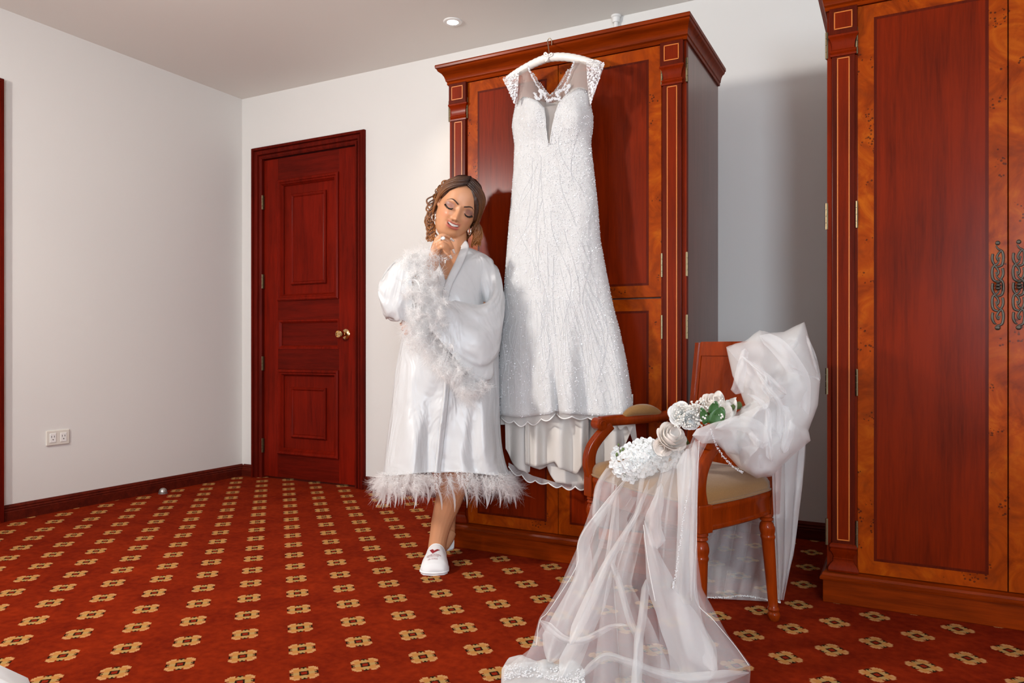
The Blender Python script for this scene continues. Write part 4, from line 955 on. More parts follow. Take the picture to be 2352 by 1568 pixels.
# ears
for s in (-1, 1):
    for k in range(9): a = k*.45-.9; body.ball(hw(s*(.0785+.004*math.sin(a)), -.006+.026*math.sin(a)*1.0, -.004-.010*math.cos(a)), .0058, 8, 6)
    body.ball(hw(s*.076, -.008, -.006), .016, 10, 8, (.5, 1, 1))
# neck and trunk
rows = [(1046, 535, -.02, .047, .050), (1044, 560, -.018, .050, .052), (1040, 582, -.02, .060, .058), (1036, 600, -.03, .125, .070), (1031, 618, -.03, .178, .086), (1028, 650, -.025, .180, .105), (1026, 690, -.015, .168, .125), (1027, 740, -.02, .155, .115), (1030, 790, -.02, .165, .122), (1032, 845, -.02, .188, .135), (1033, 895, -.02, .182, .130), (1034, 925, -.02, .15, .11)]
q = cr(rows, 60); rs = []
for a, b_, c_, d_, e_ in q:
    c0 = Q(a, b_, c_); rs.append([c0+AR*d_*math.cos(k)-AF*e_*math.copysign(abs(math.sin(k))**.9, math.sin(k)) for k in [2*math.pi*i/36 for i in range(36)]])
body.rings(rs)
for s in (-1, 1): body.ball(Q(1028+s*34, 676, .040), .062, 16, 12, (1, 1, .95))
limb([(1066, 880, -.01, .088), (1060, 960, .02, .078), (1052, 1045, .03, .060), (1044, 1100, .015, .060), (1030, 1150, .005, .054), (1016, 1195, .005, .044), (1007, 1235, .008, .037), (1004, 1258, .005, .037), (1003, 1275, -.015, .034)])
limb([(1003, 1272, .00, .034), (1001, 1284, .06, .034), (1000, 1296, .10, .024), (999, 1303, .13, .016)], flat=1.25)
limb([(1000, 880, -.03, .088), (1006, 960, -.04, .078), (1018, 1045, -.04, .058), (1026, 1110, -.07, .052), (1028, 1170, -.10, .038), (1029, 1200, -.11, .032), (1029, 1222, -.105, .030)])
limb([(1029, 1222, -.10, .030), (1024, 1238, -.08, .028), (1018, 1256, -.05, .020)], flat=1.2)
# arms
limb([(944, 616, -.02, .046), (918, 655, .06, .042), (898, 690, .150, .034)]); limb([(898, 690, .150, .034), (922, 670, .17, .034), (960, 638, .175, .034), (986, 614, .17, .027), (994, 605, .165, .0245)])
limb([(1106, 622, -.05, .048), (1120, 668, -.02, .044), (1126, 718, .04, .036)]); limb([(1126, 718, .04, .036), (1090, 736, .12, .035), (1040, 742, .175, .034), (985, 740, .19, .026), (968, 741, .19, .024)])
# right hand under the chin
for kn in ((1003, 551), (1001, 559), (1001, 567), (1003, 575)):
    limb([(995, 604, .165, .021), ((995+kn[0])/2-1, (604+kn[1])/2, .165, .0185), (kn[0]+1, kn[1], .165, .0115)], 10, 10)
def finger(pp, r0, r1): limb([(a, b_, c_, r0+(r1-r0)*i/(len(pp)-1)) for i, (a, b_, c_) in enumerate(pp)], 10, len(pp)*5)
FING = [[(1003, 550, .165), (1013, 541, .172), (1024, 541, .172), (1036, 549, .160)], [(1002, 558, .168), (1016, 549, .182), (1030, 554, .184), (1037, 564, .176), (1041, 574, .165)],
        [(1002, 567, .166), (1014, 558, .186), (1024, 563, .184), (1029, 571, .174), (1031, 578, .164)], [(1004, 575, .160), (1015, 567, .186), (1023, 572, .182), (1030, 580, .172), (1034, 587, .162)]]
for k, fp in enumerate(FING): finger(fp, .0095 if k < 3 else .0085, .0066)
finger([(997, 590, .150), (1002, 572, .135), (1011, 558, .120), (1021, 552, .112)], .012, .008)
# left hand holding the elbow
for kn in ((944, 731), (941, 739), (940, 747), (943, 755)): limb([(970, 741, .19, .019), ((970+kn[0])/2, (741+kn[1])/2, .20, .017), (kn[0], kn[1], .205, .0105)], 10, 10)
for k, fp in enumerate(([(944, 731, .205), (934, 728, .20), (926, 733, .185)], [(941, 739, .205), (930, 738, .20), (922, 744, .185)], [(940, 747, .205), (931, 749, .20), (925, 756, .185)], [(943, 755, .205), (936, 760, .20), (932, 767, .185)])): finger(fp, .0095, .007)
finger([(962, 733, .20), (952, 721, .215), (944, 714, .22)], .011, .008)
# fuse into one skin
me = bpy.data.meshes.new('body_parts'); me.from_pydata([tuple(v) for v in body.v], [], body.f); me.update()
bm = bmesh.new(); bm.from_mesh(me); bmesh.ops.recalc_face_normals(bm, faces=bm.faces); bm.to_mesh(me); bm.free()
tmp = bpy.data.objects.new('body_parts', me); COL.objects.link(tmp)
rm = tmp.modifiers.new('r', 'REMESH'); rm.mode = 'VOXEL'; rm.voxel_size = .0027; rm.use_smooth_shade = True
sm = tmp.modifiers.new('s', 'SMOOTH'); sm.factor = .5; sm.iterations = 3
dg = bpy.context.evaluated_depsgraph_get(); skin = bpy.data.meshes.new_from_object(tmp.evaluated_get(dg)); skin.name = 'body'
bpy.data.objects.remove(tmp)
nv_ = len(skin.vertices); co = np.empty(nv_*3, np.float32); skin.vertices.foreach_get('co', co); co = co.reshape(-1, 3)
rel = co-HC0; Rr, Uu, Ff = rel@hr, rel@hu, rel@hf
colr = np.tile(np.array([.58, .27, .135], np.float32), (nv_, 1))
def paintc(mask, c): 
    global colr
    m_ = np.clip(mask, 0, 1)[:, None]; colr = colr*(1-m_)+np.array(c, np.float32)*m_
fr_ = np.clip((Ff-.02)/.03, 0, 1); inh = (np.abs(Uu) < .14)*(np.abs(Rr) < .1)
ar_ = np.abs(Rr)
paintc(.35*np.exp(-((ar_-.047)/.018)**2-((Uu+.032)/.018)**2)*fr_*inh, (.62, .20, .13))
paintc(.85*np.exp(-((ar_-.040)/.017)**4-((Uu-.006)/.0115)**4)*fr_*inh, (.27, .115, .095))
paintc(.65*np.exp(-((ar_-.054)/.009)**2-((Uu-.004)/.009)**2)*fr_*inh, (.12, .045, .04))
cv = .0045*(ar_/.0265)**2
lipm = np.exp(-(Rr/.0270)**8)*np.exp(-((Uu+.0670-cv*1.3)/.0140)**8)*fr_*inh
paintc(lipm, (.46, .105, .075)); paintc(np.exp(-(Rr/.0235)**8)*np.exp(-((Uu+.0645-cv)/.0042)**6)*fr_*inh, (.10, .02, .018))
paintc(.8*np.exp(-((ar_-.0066)/.0034)**2-((Uu+.0475)/.0024)**2)*fr_*inh, (.08, .03, .02))  # nostrils: shade of the openings put into the skin colour
paintc(.30*np.exp(-((Rr)/.03)**2-((Uu-.055)/.03)**2)*fr_*inh, (.68, .38, .235))
ca = skin.color_attributes.new('tint', 'FLOAT_COLOR', 'POINT'); ca.data.foreach_set('color', np.concatenate([colr, np.ones((nv_, 1), np.float32)], 1).astype(np.float32).ravel())
t = NT('skin'); at_ = t.new('ShaderNodeAttribute', attribute_name='tint').outputs['Color']; c = t.coord()
t.set(color=at_, rough=.42, spec=.45, sss=.12); t.b.inputs['Subsurface Radius'].default_value = (.012, .004, .002); t.b.inputs['Subsurface Scale'].default_value = .5; t.bump(t.noise(c, 700, 2), .04, .001)
skin.materials.clear(); skin.materials.append(t.m); inv = ROOTM[pr.name].inverted(); skin.transform(inv)
bo = bpy.data.objects.new('body', skin); COL.objects.link(bo); bo.parent = pr
# lashes, brows, teeth, nails, jewellery
M_lash = plain('lash_black', (.010, .006, .005), .6); M_brow = plain('brow_brown', (.045, .018, .010), .8); M_teeth = plain('teeth', (.70, .67, .61), .25, coat=.5)
M_nail = plain('nail_polish', (.80, .66, .58), .15, coat=.8); M_silver = plain('silver', (.85, .84, .82), .12, metal=1.0); M_pearl = plain('pearl', (.88, .86, .82), .12, coat=.8, spec=.8)
for s in (-1, 1):
    m = MB(); arc = [(.0245, -.0035), (.030, -.0075), (.038, -.0098), (.046, -.0085), (.0535, -.0035), (.057, .0015)]
    q = cr([face(s*a, b_, .0014) for a, b_ in arc], 24); m.tube(q, [.0008+.0018*math.sin(math.pi*min(1, .08+.95*i/23)) for i in range(24)], 6)
    for k in range(20):
        i = 2+int(k*22/20); p = q[min(i, 23)]; out = hf*.008-hu*(.0055)+hr*s*(.001+.006*k/20); m.tube([p, p+out*.6, p+out*.95+hu*.0016], [.0010, .0008, .0003], 4)
    m.build('eyelash', M_lash, pr, smooth=True, w=True)
    m = MB(); top = cr([face(s*a, b_, .0014) for a, b_ in ((.0120, .0210), (.022, .0262), (.034, .0305), (.045, .0295), (.0585, .0185))], 18); bot = cr([face(s*a, b_, .0014) for a, b_ in ((.0120, .0160), (.022, .0200), (.034, .0255), (.045, .0265), (.0585, .0178))], 18)
    m.grid([top, (top+bot)/2+hf*.0010, bot]); m.build('eyebrow', M_brow, pr, smooth=True, w=True)
m = MB()
def tooth_pt(r, u): return hw(r, u, hbase(r, u)-.0022)
for k in range(10):
    r0 = -.0210+.0042*k; cvk = .0045*(abs(r0+.0021)/.0265)**2; hgt = .0088*(1-.5*(abs(k-4.5)/4.5)**2)
    m.grid([[tooth_pt(r0+.0042*a, -.0595+cvk-hgt*b_)+hf*(.0010*math.sin(math.pi*a)) for a in (0, .2, .5, .8, 1)] for b_ in (0, .33, .66, 1)])
m.build('teeth', M_teeth, pr, smooth=True, w=True)
m = MB()
for fp in FING:
    a, b_, c_ = fp[-1]; a0, b0, c0 = fp[-2]; T = Q(a, b_, c_); d = T-Q(a0, b0, c0); d /= np.linalg.norm(d); nn = -AF-d*(-AF@d); nn /= np.linalg.norm(nn); w_ = np.cross(d, nn)
    m.grid([[T+d*(-.006+.020*v)+w_*.0048*s_*(1-.35*v*v)+nn*(.0068-.0018*s_*s_-.003*v) for s_ in (-1, -.5, 0, .5, 1)] for v in (0, .25, .5, .75, 1)])
m.build('fingernail', M_nail, pr, smooth=True, w=True, solid=.0006)
rc = Q(1015, 549, .182); m = MB(); ax = Q(1022, 551, .184)-Q(1009, 552, .178); ax /= np.linalg.norm(ax); e1 = np.cross(ax, AF); e1 /= np.linalg.norm(e1); e2 = np.cross(ax, e1)
m.tube([rc+.0105*(math.cos(k)*e1+math.sin(k)*e2) for k in [2*math.pi*i/24 for i in range(25)]], .0018, 6); ri = m.build('ring', M_silver, pr, smooth=True, w=True)
MB().ball(Q(1018, 547, .198), .0085, 12, 8, (1, .6, .8)).build('ring_stone', plain('white_stone', (.88, .88, .86), .2), ri, smooth=True, w=True)
nk = cr([Q(1006, 588, .04), Q(1012, 600, .075), Q(1022, 598, .088), Q(1035, 592, .080), Q(1050, 580, .05)], 24); MB().tube(nk, .0008, 5).build('necklace', M_silver, pr, smooth=True, w=True)
MB().ball(Q(1023, 599.5, .092), .0042, 8, 6).ball(Q(1022.5, 603, .092), .0035, 8, 6).build('pendant', M_pearl, pr, smooth=True, w=True)
for s, px, py in ((1, 1078, 531), (-1, 996, 500)):
    m = MB(); c0 = Q(px, py, .03); m.tube([c0+AR*.010*math.sin(k)*s*.6+AZ*.013*math.cos(k)-AF*.008*math.sin(k) for k in [2*math.pi*i/20*.86 for i in range(21)]], .0024, 6); m.build('earring', M_silver, pr, smooth=True, w=True)
# ---- hair
t = NT('hair'); at_ = t.new('ShaderNodeAttribute', attribute_name='tint').outputs['Color']; c = t.coord()
n1 = t.noise(t.mapping(c, (1, 1, 1)), 330, 3, .6, 1.5); t.set(color=t.mix(t.math('MULTIPLY', n1, .6), at_, (.018, .007, .004)), rough=.38, spec=.5); t.bump(n1, .35, .003); M_hair = t.m
DK, MD, CP = (.030, .011, .006), (.13, .042, .012), (.46, .165, .038)
def mixc(a, b_, k): return tuple(a[i]*(1-k)+b_[i]*k for i in range(3))
def hairline(r): return float(np.interp(r, [-.090, -.078, -.060, -.035, -.009, .015, .036, .060, .078], [-.03, .003, .052, .079, .095, .085, .060, .012, -.035]))
def skull(adeg, u, off=0.0):                                # on the skull: 0 = her left, 90 = brow, 180 = her right
    a = R_(adeg); u2 = min(u, .1275); w = awid(u2); cz = min(1, abs(u2/.131) if u2 < 0 else abs(u2/.130)); ca_, sa = math.cos(a), math.sin(a); r = w*math.copysign(abs(ca_)**.85, ca_)
    f = .094*math.sqrt(max(0, 1-cz**3.2))*math.sqrt(max(0, 1-abs(r/w)**2.6)) if sa >= 0 else -(.105*math.sqrt(max(0, 1-cz**2.6))+.004)*abs(sa)**.9
    d = np.array([r/.077, u/.128, f/.1]); d /= np.linalg.norm(d)+1e-9; return hw(r+d[0]*off, u+d[1]*off, f+d[2]*off)
hb = MB(); rs = []; hc = []; NHA = 144
for j in range(80):                                         # the combed cap over the skull
    u = -.050+.1775*(.5-.5*math.cos(math.pi*(j+.5)/80)); row = []
    for i in range(NHA):
        ad = 360*i/NHA; sa = math.sin(R_(ad)); P = skull(ad, u); r = float((P-HC0)@hr)
        k = sst(hairline(r)-.003, hairline(r)+.012, u) if sa >= 0 else 1.0
        row.append(skull(ad, u, -.010+.021*k+.0012*math.sin(ad*1.7)*k)); hc.append(mixc(DK, MD, sst(.08, -.03, u)*.8))
    rs.append(row)
hb.rings(rs); hair = hb.build('hair', M_hair, pr, smooth=True, w=True, cols=hc)
lk = MB()
def lockP(P, r0, c0, c1, flat=.6):
    n = len(P); rad = [r0*(.35+.65*math.sin(math.pi*min(1, .12+.85*i/(n-1))**.8)) for i in range(n)]; lk.tube(P, rad, 6, flat=flat)
    for i in range(n): lk.c.extend([mixc(c0, c1, sst(.05, .75, i/(n-1)))]*6)
def lock(pp, r0, c0, c1, curl=0.0, turns=0.0, n=26, flat=.6, seed=0):
    q = cr(pp, n); ph = rng.uniform(0, 6); P = []
    for i in range(n):
        s = i/(n-1); a = ph+turns*2*math.pi*s; o = curl*sst(0, .3, s)
        P.append(Q(q[i][0], q[i][1], q[i][2])+AR*o*math.cos(a)-AF*o*math.sin(a))
    lockP(P, r0, c0, c1, flat)
J = lambda a: rng.uniform(-a, a)
for k in range(54):                                         # swept from the parting over the temple, picture left
    s = k/53; o = .010+J(.003)+.004*s; us_ = .097+.028*s
    pts = [skull(96+J(2), us_, o), skull(112+J(3)-8*s, us_*.94-.006*(1-s), o+.002), skull(136+J(3)+4*s, .064+.034*s+J(.003), o+.003), skull(158+J(3)+10*s, .034+.034*s+J(.004), o+.003), skull(174+J(3)+14*s, .004+.022*s+J(.005), o+.002), skull(181+J(4)+16*s, -.026+J(.012), o+.003), skull(184+J(6)+18*s, -.052+J(.014), o+.004)]
    lockP(list(cr(pts, 28)), .0036+J(.0010), DK, mixc(MD, CP, .25+.7*rng.random()))
for k in range(44):                                         # picture right, framing the cheek
    s = k/43; o = .010+J(.003)+.004*s; us_ = .097+.028*s
    pts = [skull(94+J(2), us_, o), skull(76+J(2)+6*s, us_*.92-.004*(1-s), o+.002), skull(56+J(3)-2*s, .064+.038*s+J(.003), o+.003), skull(34+J(3)-10*s, .030+.040*s+J(.004), o+.004), skull(16+J(3)-14*s, -.006+.03*s+J(.005), o+.005), skull(8+J(4)-16*s, -.040+.012*s+J(.008), o+.007), skull(3+J(6)-16*s, -.072+J(.012), o+.012)]
    lockP(list(cr(pts, 28)), .0036+J(.0010), DK, mixc(MD, CP, .15+.55*rng.random()))
for k in range(26):                                         # curls at the nape, both sides
    x = 990+J(6); lock([(1000+J(4), 468+J(10), -.01), (x, 490+J(6), -.01), (x-3+J(4), 515+J(6), -.015), (x+2+J(5), 540+J(8), -.01), (x+J(6), 552+J(8), -.01)], .0046, MD, CP, .007, 2.2+J(.7), 40, .75)
for k in range(30):
    x = 1096+J(7); lock([(1092+J(3), 505+J(10), -.02), (x, 525+J(6), -.02), (x+J(5), 545+J(6), -.02), (x-2+J(5), 562+J(6), -.02)], .0046, MD, CP, .006, 1.6+J(.6), 34, .75)
for k in range(64):                                         # rolled curls of the updo
    a = rng.random(); px = float(np.interp(a, [0, .25, .5, .75, 1], [1001, 1008, 1022, 1040, 1058]))+J(4); py = float(np.interp(a, [0, .25, .5, .75, 1], [462, 441, 426, 416, 412]))+J(4); rad = rng.uniform(4, 9)
    lock([(px+rad*math.cos(w_), py+rad*.8*math.sin(w_), -.035+.014*math.cos(w_*.7)+J(.006)) for w_ in np.linspace(rng.uniform(0, 6), rng.uniform(0, 6)+5.2, 9)], .0032, mixc(DK, MD, a < .7), mixc(CP, DK, .7*(a > .65)), n=24)
for k in range(10):                                         # loose ringlets, picture left
    y = 462+9*k+J(4); lock([(996+J(2), y-14, .0), (984+J(3), y-6, .0), (981+J(2), y+4, 0), (988+J(3), y+9, 0), (994+J(2), y+3, 0)], .0034, MD, CP, n=20)
lo = lk.build('hair_lock', M_hair, hair, smooth=True, w=True)
m = MB()
for k, (a, b_) in enumerate(cr([(1018, 428), (1026, 421), (1034, 417), (1044, 413), (1052, 410), (1060, 412), (1068, 416)], 17)): m.ball(Q(a+J(2), b_+J(2), .045), rng.uniform(.0030, .0052), 8, 6)
m.build('hair_pearls', M_pearl, hair, smooth=True, w=True)
# ---- robe
t = NT('white_satin'); c = t.coord(); n1 = t.noise(t.mapping(c, (5, 5, 2.2)), 1.6, 3, .5, .8)
n2 = t.noise(t.mapping(c, (9, 9, 4)), 1.4, 1, .4, 1.0); t.set(color=(.61, .61, .612), rough=.37, spec=.6, sheen=.2, aniso=.35); t.bump(t.math('MULTIPLY_ADD', n2, .16, n1), .50, .055); M_satin = t.m
RB = [(566, 990, 1070, -.02, .055), (576, 962, 1096, -.025, .070), (588, 934, 1120, -.025, .088), (606, 922, 1134, -.022, .110), (650, 932, 1120, -.010, .138), (690, 936, 1112, .004, .146), (740, 930, 1126, .0, .140), (790, 920, 1143, .0, .152), (850, 909, 1146, .0, .162), (900, 903, 1147, .0, .165), (960, 896, 1148, .008, .166), (1020, 888, 1152, .018, .168), (1060, 883, 1160, .025, .168), (1088, 880, 1169, .03, .168)]
NR, NA = 110, 150; q = cr(RB, NR); grid = []; pxy = []
def px0(ca_, xl, xr): return (xl+xr)/2+(xr-xl)/2*ca_
def robe_pt(row, k, off=0.0):
    y, xl, xr, nc, tk = row; ca_, sa = math.cos(k), math.sin(k); v = sst(740, 1088, y)
    hx = (xr-xl)/2; fold = v*(.020*math.sin(k*4+.9+y*.004)+.012*math.sin(k*9+1.3+y*.006)+.005*math.sin(k*17+2*math.sin(y*.01)))*(.4+.6*abs(sa))+.007*nz(px0(ca_, xl, xr)*.012, y*.006, 2.2)
    fold += .006*math.sin((y-600)*.05+3*ca_)*sst(700, 740, y)*sst(830, 770, y)
    px = (xl+xr)/2+hx*math.copysign(abs(ca_)**.86, ca_)
    edge = np.interp(y, [850, 890, 1088], [1030, 1026, 1004])
    stp = .010*sst(edge-1.5, edge+1.5, px)*sst(840, 880, y) if sa > 0 else 0
    return px, y+4*math.sin(k*3)*v, nc+tk*math.copysign(abs(sa)**.8, sa)+fold-stp+off
for row in q:
    g = []; pg = []
    for i in range(NA):
        a, b_, n_ = robe_pt(row, 2*math.pi*i/NA); g.append(Q(a, b_, n_)); pg.append((a, b_, n_))
    grid.append(g); pxy.append(pg)
def inV(x, y):
    if y > 652: return False
    k = (y-566)/(652-566); return (997+(1022-997)*k) < x < (1069+(1022-1069)*k)
rb_ = MB(); rb_.v = [tuple(p) for g in grid for p in g]
for j in range(NR-1):
    for i in range(NA):
        i2 = (i+1) % NA; cx_ = (pxy[j][i][0]+pxy[j+1][i2][0])/2; cy_ = (pxy[j][i][1]+pxy[j+1][i2][1])/2; fr = pxy[j][i][2] > 0.015
        if fr and inV(cx_, cy_): continue
        rb_.f.append((j*NA+i, (j+1)*NA+i, (j+1)*NA+i2, j*NA+i2))
robe = rb_.build('robe', M_satin, pr, smooth=True, w=True, solid=.002)
def nfront(px, py):                                         # robe front surface at a pixel
    row = [float(np.interp(py, [r_[0] for r_ in RB], [r_[k] for r_ in RB])) for k in range(5)]; c_ = (px-(row[1]+row[2])/2)/((row[2]-row[1])/2); c_ = max(-.999, min(.999, c_)); ca_ = math.copysign(abs(c_)**(1/.86), c_); k = math.acos(ca_)
    return robe_pt((py, *row[1:]), k)[2]
def strip(name, ctr, w_, off, mat=None, parent=None, n=50):
    p = cr(ctr, n); pts = []
    for i in range(n):
        a = p[min(i+1, n-1)]-p[max(i-1, 0)]; L_ = math.hypot(a[0], a[1])+1e-6; nx, ny = -a[1]/L_, a[0]/L_; ww = w_ if np.isscalar(w_) else float(np.interp(i/(n-1), [0, .5, 1], w_))
        pts.append([Q(p[i][0]+nx*ww*s_, p[i][1]+ny*ww*s_, (p[i][2] if len(p[i]) > 2 else nfront(p[i][0]+nx*ww*s_*.5, p[i][1]))+off+.004*(1-s_*s_)) for s_ in (-1, -.6, -.2, .2, .6, 1)])
    return MB().grid(pts).build(name, mat or M_satin, parent or robe, smooth=True, w=True, solid=.0015)
strip('lapel', [(1062, 556, .0), (1068, 568, .045), (1060, 590, .085), (1050, 612, .105), (1038, 636, .122), (1028, 660, .140), (1022, 690, .160), (1024, 740, .155)], (9, 9, 8), .004)
strip('lapel', [(1000, 556, .0), (995, 572, .045), (999, 596, .085), (1006, 618, .105), (1014, 640, .122), (1020, 660, .138)], (8, 8, 7), .002)
strip('front_band', [(1030, 850), (1026, 890), (1020, 950), (1012, 1020), (1004, 1086)], 7, .003)

def sleeve(rings, nm, n=100, m=64):
    q = cr(rings, n); rs = []
    for i, (ax_, ay, bx_, by_, nn, tk) in enumerate(q):
        A, B = Q(ax_, ay, nn), Q(bx_, by_, nn); c0, hv = (A+B)/2, (A-B)/2; s = i/(n-1); row = []
        for k in range(m):
            a = 2*math.pi*k/m; w_ = 1+.045*math.sin(3*a+s*9)+.030*math.sin(5*a-s*14)+.30*sst(.08, .25, s)*sst(1, .8, s)*(.30-abs(nz(math.cos(a)*1.5+s*8, math.sin(a)*1.5-s*4, rings[0][0]*.01)))
            row.append(c0+hv*math.cos(a)*w_-AF*tk*math.sin(a)*w_)
        rs.append(row)
    mb = MB(); mb.rings(rs, cap=False); return mb.build(nm, M_satin, pr, smooth=True, w=True, solid=.002), rs
s1, r1 = sleeve([(968, 578, 972, 690, -.01, .085), (938, 586, 930, 700, .02, .095), (904, 606, 898, 714, .06, .100), (876, 645, 884, 722, .12, .085), (880, 640, 896, 732, .18, .060), (912, 612, 922, 738, .21, .050), (948, 582, 952, 742, .215, .042)], 'sleeve')
s2, r2 = sleeve([(1082, 584, 1092, 690, -.02, .080), (1116, 590, 1108, 700, -.01, .090), (1146, 630, 1118, 712, .01, .090), (1158, 690, 1096, 704, .06, .088), (1153, 756, 1062, 694, .11, .080), (1138, 820, 1020, 694, .16, .062), (1114, 866, 980, 700, .185, .047), (1094, 878, 954, 712, .20, .038)], 'sleeve')
# ---- feathers
M_feather = sheer('white_feather', (.98, .975, .97), .80); M_feather.node_tree.nodes['Mix Shader.001'].inputs[0].default_value = .5
fb = MB()
SQ = []
def strand(P, d, L, w_, droop, side): SQ.append((*P, *d, L, w_, droop, *side))
def grow_strands(n=5):
    A = np.array(SQ); N = len(A); p = A[:, 0:3].copy(); d = A[:, 3:6]/np.linalg.norm(A[:, 3:6], axis=1, keepdims=True); side = A[:, 9:12]; st = (A[:, 6]/n)[:, None]; w_ = A[:, 7:8]; dr = A[:, 8:9]
    cv_ = npr.uniform(-.34, .34, (N, 3)); V = np.empty((N, 2*(n+1), 3))
    for i in range(n+1):
        k = 1-i/n*.85; V[:, 2*i] = p-side*w_*k; V[:, 2*i+1] = p+side*w_*k
        d = d+np.array([0, 0, -1.0])*dr/n+cv_+npr.uniform(-.14, .14, (N, 3)); d /= np.linalg.norm(d, axis=1, keepdims=True); p = p+d*st
    base = (np.arange(N)*2*(n+1))[:, None, None]; q_ = np.array([(2*i, 2*i+1, 2*i+3, 2*i+2) for i in range(n)])[None]; b0 = len(fb.v)
    fb.v.extend(map(tuple, V.reshape(-1, 3).tolist())); fb.f.extend(map(tuple, (base+q_+b0).reshape(-1, 4).tolist()))
def feather(P, d, L, droop=.8, ns=24, spread=.55, w_=.00042):      # a marabou plume: barbs leave a curved quill all along it
    d = np.array(d, float); d /= np.linalg.norm(d); bend = npr.uniform(-.35, .35, 3); rach = [P]; q_ = P.copy(); e = d.copy()
    for i in range(6): e = e+bend/6+np.array([0, 0, -droop*.5/6]); e /= np.linalg.norm(e); q_ = q_+e*L*.62/6; rach.append(q_)
    rach = np.array(rach); s = npr.rand(ns)**.8*5.99; i = s.astype(int); fr_ = (s-i)[:, None]; b0 = rach[i]*(1-fr_)+rach[i+1]*fr_; ax = rach[i+1]-rach[i]; ax /= np.linalg.norm(ax, axis=1, keepdims=True)+1e-9
    o_ = npr.uniform(-1, 1, (ns, 3)); o_ -= ax*(o_*ax).sum(1, keepdims=True); o_ /= np.linalg.norm(o_, axis=1, keepdims=True)+1e-9; dd = ax*.75+o_*spread*1.3
    sd = np.cross(dd, npr.uniform(-1, 1, (ns, 3))); sd /= np.linalg.norm(sd, axis=1, keepdims=True)+1e-9
    for k in range(ns): SQ.append((*b0[k], *dd[k], L*rng.uniform(.18, .45), w_*rng.uniform(.7, 1.5), droop*rng.uniform(.2, 1.0), *sd[k]))
def quill(P, d, L, w_=.006):
    sd = np.cross(d, AF); sd /= np.linalg.norm(sd)+1e-9; d = np.array(d)/np.linalg.norm(d); vs_ = []
    for i in range(6):
        v = i/5; p = P+d*L*v+np.array([0, 0, -.02*v*v])+sd*.012*math.sin(v*2.2); ww = w_*math.sin(math.pi*min(.97, .12+.85*v)); vs_ += [p-sd*ww, p+sd*ww]
    fb.add(vs_, [(2*i, 2*i+1, 2*i+3, 2*i+2) for i in range(5)])
NHEM = 150
for k in range(NHEM):                                       # hem
    a = 2*math.pi*k/NHEM+J(.02); x, y, n_ = robe_pt(q[-1], a); P = Q(x, y-4+J(4), n_+.004); outd = AR*math.cos(a)*.42-AF*math.sin(a)*.30
    L_ = rng.uniform(.085, .150)*(.8+.35*math.sin(k*.9)**2)
    feather(P, outd+np.array([0, 0, -1])+npr.uniform(-.4, .4, 3), L_, .5, 115, .8)
    if k % 4 == 0: quill(P+np.array([0, 0, -.05]), outd*.5+np.array([0, 0, -1])+npr.uniform(-.45, .45, 3), rng.uniform(.05, .09), .0045)
def cuff(row, cnt, base, Lr, keep=None):
    m_ = len(row)
    for k in range(cnt):
        f = k/cnt*m_; i = int(f) % m_; P = np.array(row[i])*(1-(f-int(f)))+np.array(row[(i+1) % m_])*(f-int(f)); P = P+npr.uniform(-.012, .012, 3)
        feather(P, np.array(base)+npr.uniform(-.55, .55, 3), rng.uniform(*Lr), .7, 105, .9)
        if k % 9 == 0: quill(P, np.array(base)+npr.uniform(-.6, .6, 3), rng.uniform(.04, .07), .0035)
cuff(r1[-1], 90, AR*.55-AF*.5+AZ*-.15, (.08, .13)); cuff(r1[-6], 36, AR*.3-AF*.8+AZ*.1, (.06, .11))
cuff(r2[-1], 110, -AR*.45-AF*.35-AZ*.75, (.09, .15)); cuff(r2[-7], 34, -AR*.3-AF*.8-AZ*.4, (.06, .10))
for k in range(85):                                         # where both cuffs meet on the chest
    s = rng.random(); x = np.interp(s, [0, .35, .7, 1], [965, 975, 988, 1000])+J(24); y = np.interp(s, [0, .35, .7, 1], [572, 640, 700, 745])+J(8)
    feather(Q(x, y, .235+J(.02)), npr.uniform(-.7, .7, 3)-AF*.6+AR*.3-AZ*.4, rng.uniform(.07, .13), .6, 105, .9)
for k in range(70):
    s = rng.random(); x = np.interp(s, [0, 1], [945, 1095])+J(18); y = np.interp(s, [0, 1], [745, 880])+J(16)
    feather(Q(x, y, .22+J(.02)), npr.uniform(-.5, .5, 3)-AF*.4-AZ*.8, rng.uniform(.08, .13), .7, 105, .9)
grow_strands()
tag(fb.build('feather_trim', M_feather, pr, w=True), kind='stuff')
# ---- slippers
M_slip = fabric('slipper_towelling', (.78, .77, .77), .9, .2, 600, .3); M_edge = fabric('slipper_binding', (.82, .82, .82), .8, .2, 500, .2); M_print = plain('red_print', (.28, .012, .02), .7)
toe = atz(996, 1322, 0); heel = atz(1008, 1272, 0); ft = toe-heel; ft[2] = 0; FL = .255; fd = ft/np.linalg.norm(ft); sd = np.array([fd[1], -fd[0], 0]); sd = sd if sd@AR > 0 else -sd
def shalf(v): return float(np.interp(v, [0, .06, .2, .45, .7, .88, .96, .99, 1], [.018, .031, .036, .039, .050, .052, .041, .024, .006]))
def sl_pt(s_, v, z): return toe-fd*FL*(1-v)+sd*s_*shalf(v)+AZ*z
sp = MB(); rs = []
for v in np.linspace(0, 1, 26): rs.append([sl_pt(-1, v, .0), sl_pt(-1, v, .011), sl_pt(-.5, v, .013), sl_pt(.5, v, .013), sl_pt(1, v, .011), sl_pt(1, v, 0)])
sp.rings(rs); sl_ = sp.build('slipper', M_edge, pr, w=True, autos=40)
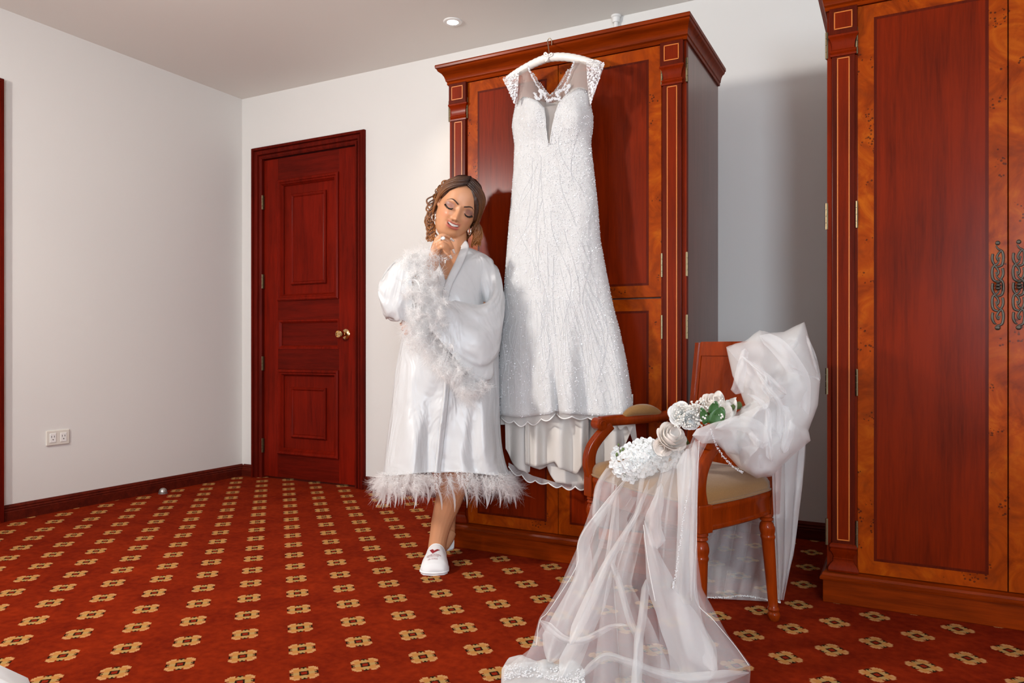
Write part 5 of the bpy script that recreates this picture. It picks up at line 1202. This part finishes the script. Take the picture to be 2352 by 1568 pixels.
def vamp(s_, w_):                                           # s_ -1..1 across, w_ 0 opening .. 1 toe
    v = .46+.54*w_; a = s_*math.pi/2; h = float(np.interp(w_, [0, .3, .7, .92, 1], [.074, .062, .046, .028, .0])); return sl_pt(math.sin(a)*1.02, v, .011+h*math.cos(a)**.8)
MB().grid([[vamp(s_, w_) for s_ in np.linspace(-1, 1, 25)] for w_ in np.linspace(0, 1, 22)]).build('upper', M_slip, sl_, smooth=True, w=True, solid=.003)
m = MB(); m.tube([vamp(s_, 0) for s_ in np.linspace(-1, 1, 25)], .0032, 6); m.tube([sl_pt(-1.03, v, .010) for v in np.linspace(.46, 1, 20)]+[sl_pt(1.03, v, .010) for v in np.linspace(1, .46, 20)], .0042, 6); m.build('binding', M_edge, sl_, smooth=True, w=True)
def on_upper(a, b_): P = vamp(a, b_); return P+(-AF*.6+AZ*.8)*.0028
pm = MB()
def poly(pts, nsub=6):
    pm.add([on_upper(*p) for p in pts], [tuple(range(len(pts)))])
def V2(a): return [(x, y) for x, y in a]
# emblem: a broad red V with a notch
for quad in ([(-.33, .27), (-.14, .27), (-.06, .36), (-.11, .50)], [(-.06, .36), (.09, .28), (.26, .28), (-.11, .50)]): pm.grid([[on_upper(*(np.array(quad[0])*(1-a)*(1-b_)+np.array(quad[1])*a*(1-b_)+np.array(quad[2])*a*b_+np.array(quad[3])*(1-a)*b_)) for a in np.linspace(0, 1, 5)] for b_ in np.linspace(0, 1, 5)])
def text(s, cx_, cy_, size, arc=0.0):
    cu = bpy.data.curves.new('t', 'FONT'); cu.body = s; cu.align_x = 'CENTER'; cu.align_y = 'CENTER'; cu.resolution_u = 2; o = bpy.data.objects.new('t', cu); COL.objects.link(o)
    d = bpy.context.evaluated_depsgraph_get(); me_ = bpy.data.meshes.new_from_object(o.evaluated_get(d)); vv = [v.co.copy() for v in me_.vertices]; ff = [tuple(p.vertices) for p in me_.polygons]
    bpy.data.objects.remove(o); bpy.data.meshes.remove(me_)
    pm.add([on_upper(cx_+v.x*size, cy_-v.y*size*1.05+arc*(v.x*size)**2) for v in vv], ff)
text('GRAND VICTORIA', -.05, .545, .088, .25); text('BOUTIQUE HOTEL', -.07, .615, .066, .2); text('LOJA - ECUADOR', -.08, .740, .060, .1)
for k in range(5):
    c_ = (-.26+.095*k, .680); pm.add([on_upper(c_[0]+(.020 if i % 2 == 0 else .008)*math.sin(i*math.pi/5), c_[1]-(.020 if i % 2 == 0 else .008)*math.cos(i*math.pi/5)) for i in range(10)], [tuple(range(10))])
pm.build('print', M_print, sl_, w=True)
# the other slipper, behind the leg and against the wardrobe plinth
b2 = Q(1026, 1256, -.07); t2 = Q(1033, 1192, -.155); dv = t2-b2; LV = np.linalg.norm(dv); dv /= LV; s2_ = AR-dv*(AR@dv); s2_ /= np.linalg.norm(s2_); n2_ = np.cross(s2_, dv); n2_ = n2_ if n2_@AF > 0 else -n2_
sp = MB(); rs = []
for v in np.linspace(0, 1, 18):
    h = shalf(v)*.62+.002; c0 = b2+dv*LV*(1-v); rs.append([c0-s2_*h*.8+n2_*.026, c0-s2_*h*.8+n2_*.036, c0+s2_*h*.8+n2_*.036, c0+s2_*h*.8+n2_*.026])
sp.rings(rs).build('slipper', M_edge, pr, w=True, autos=40)
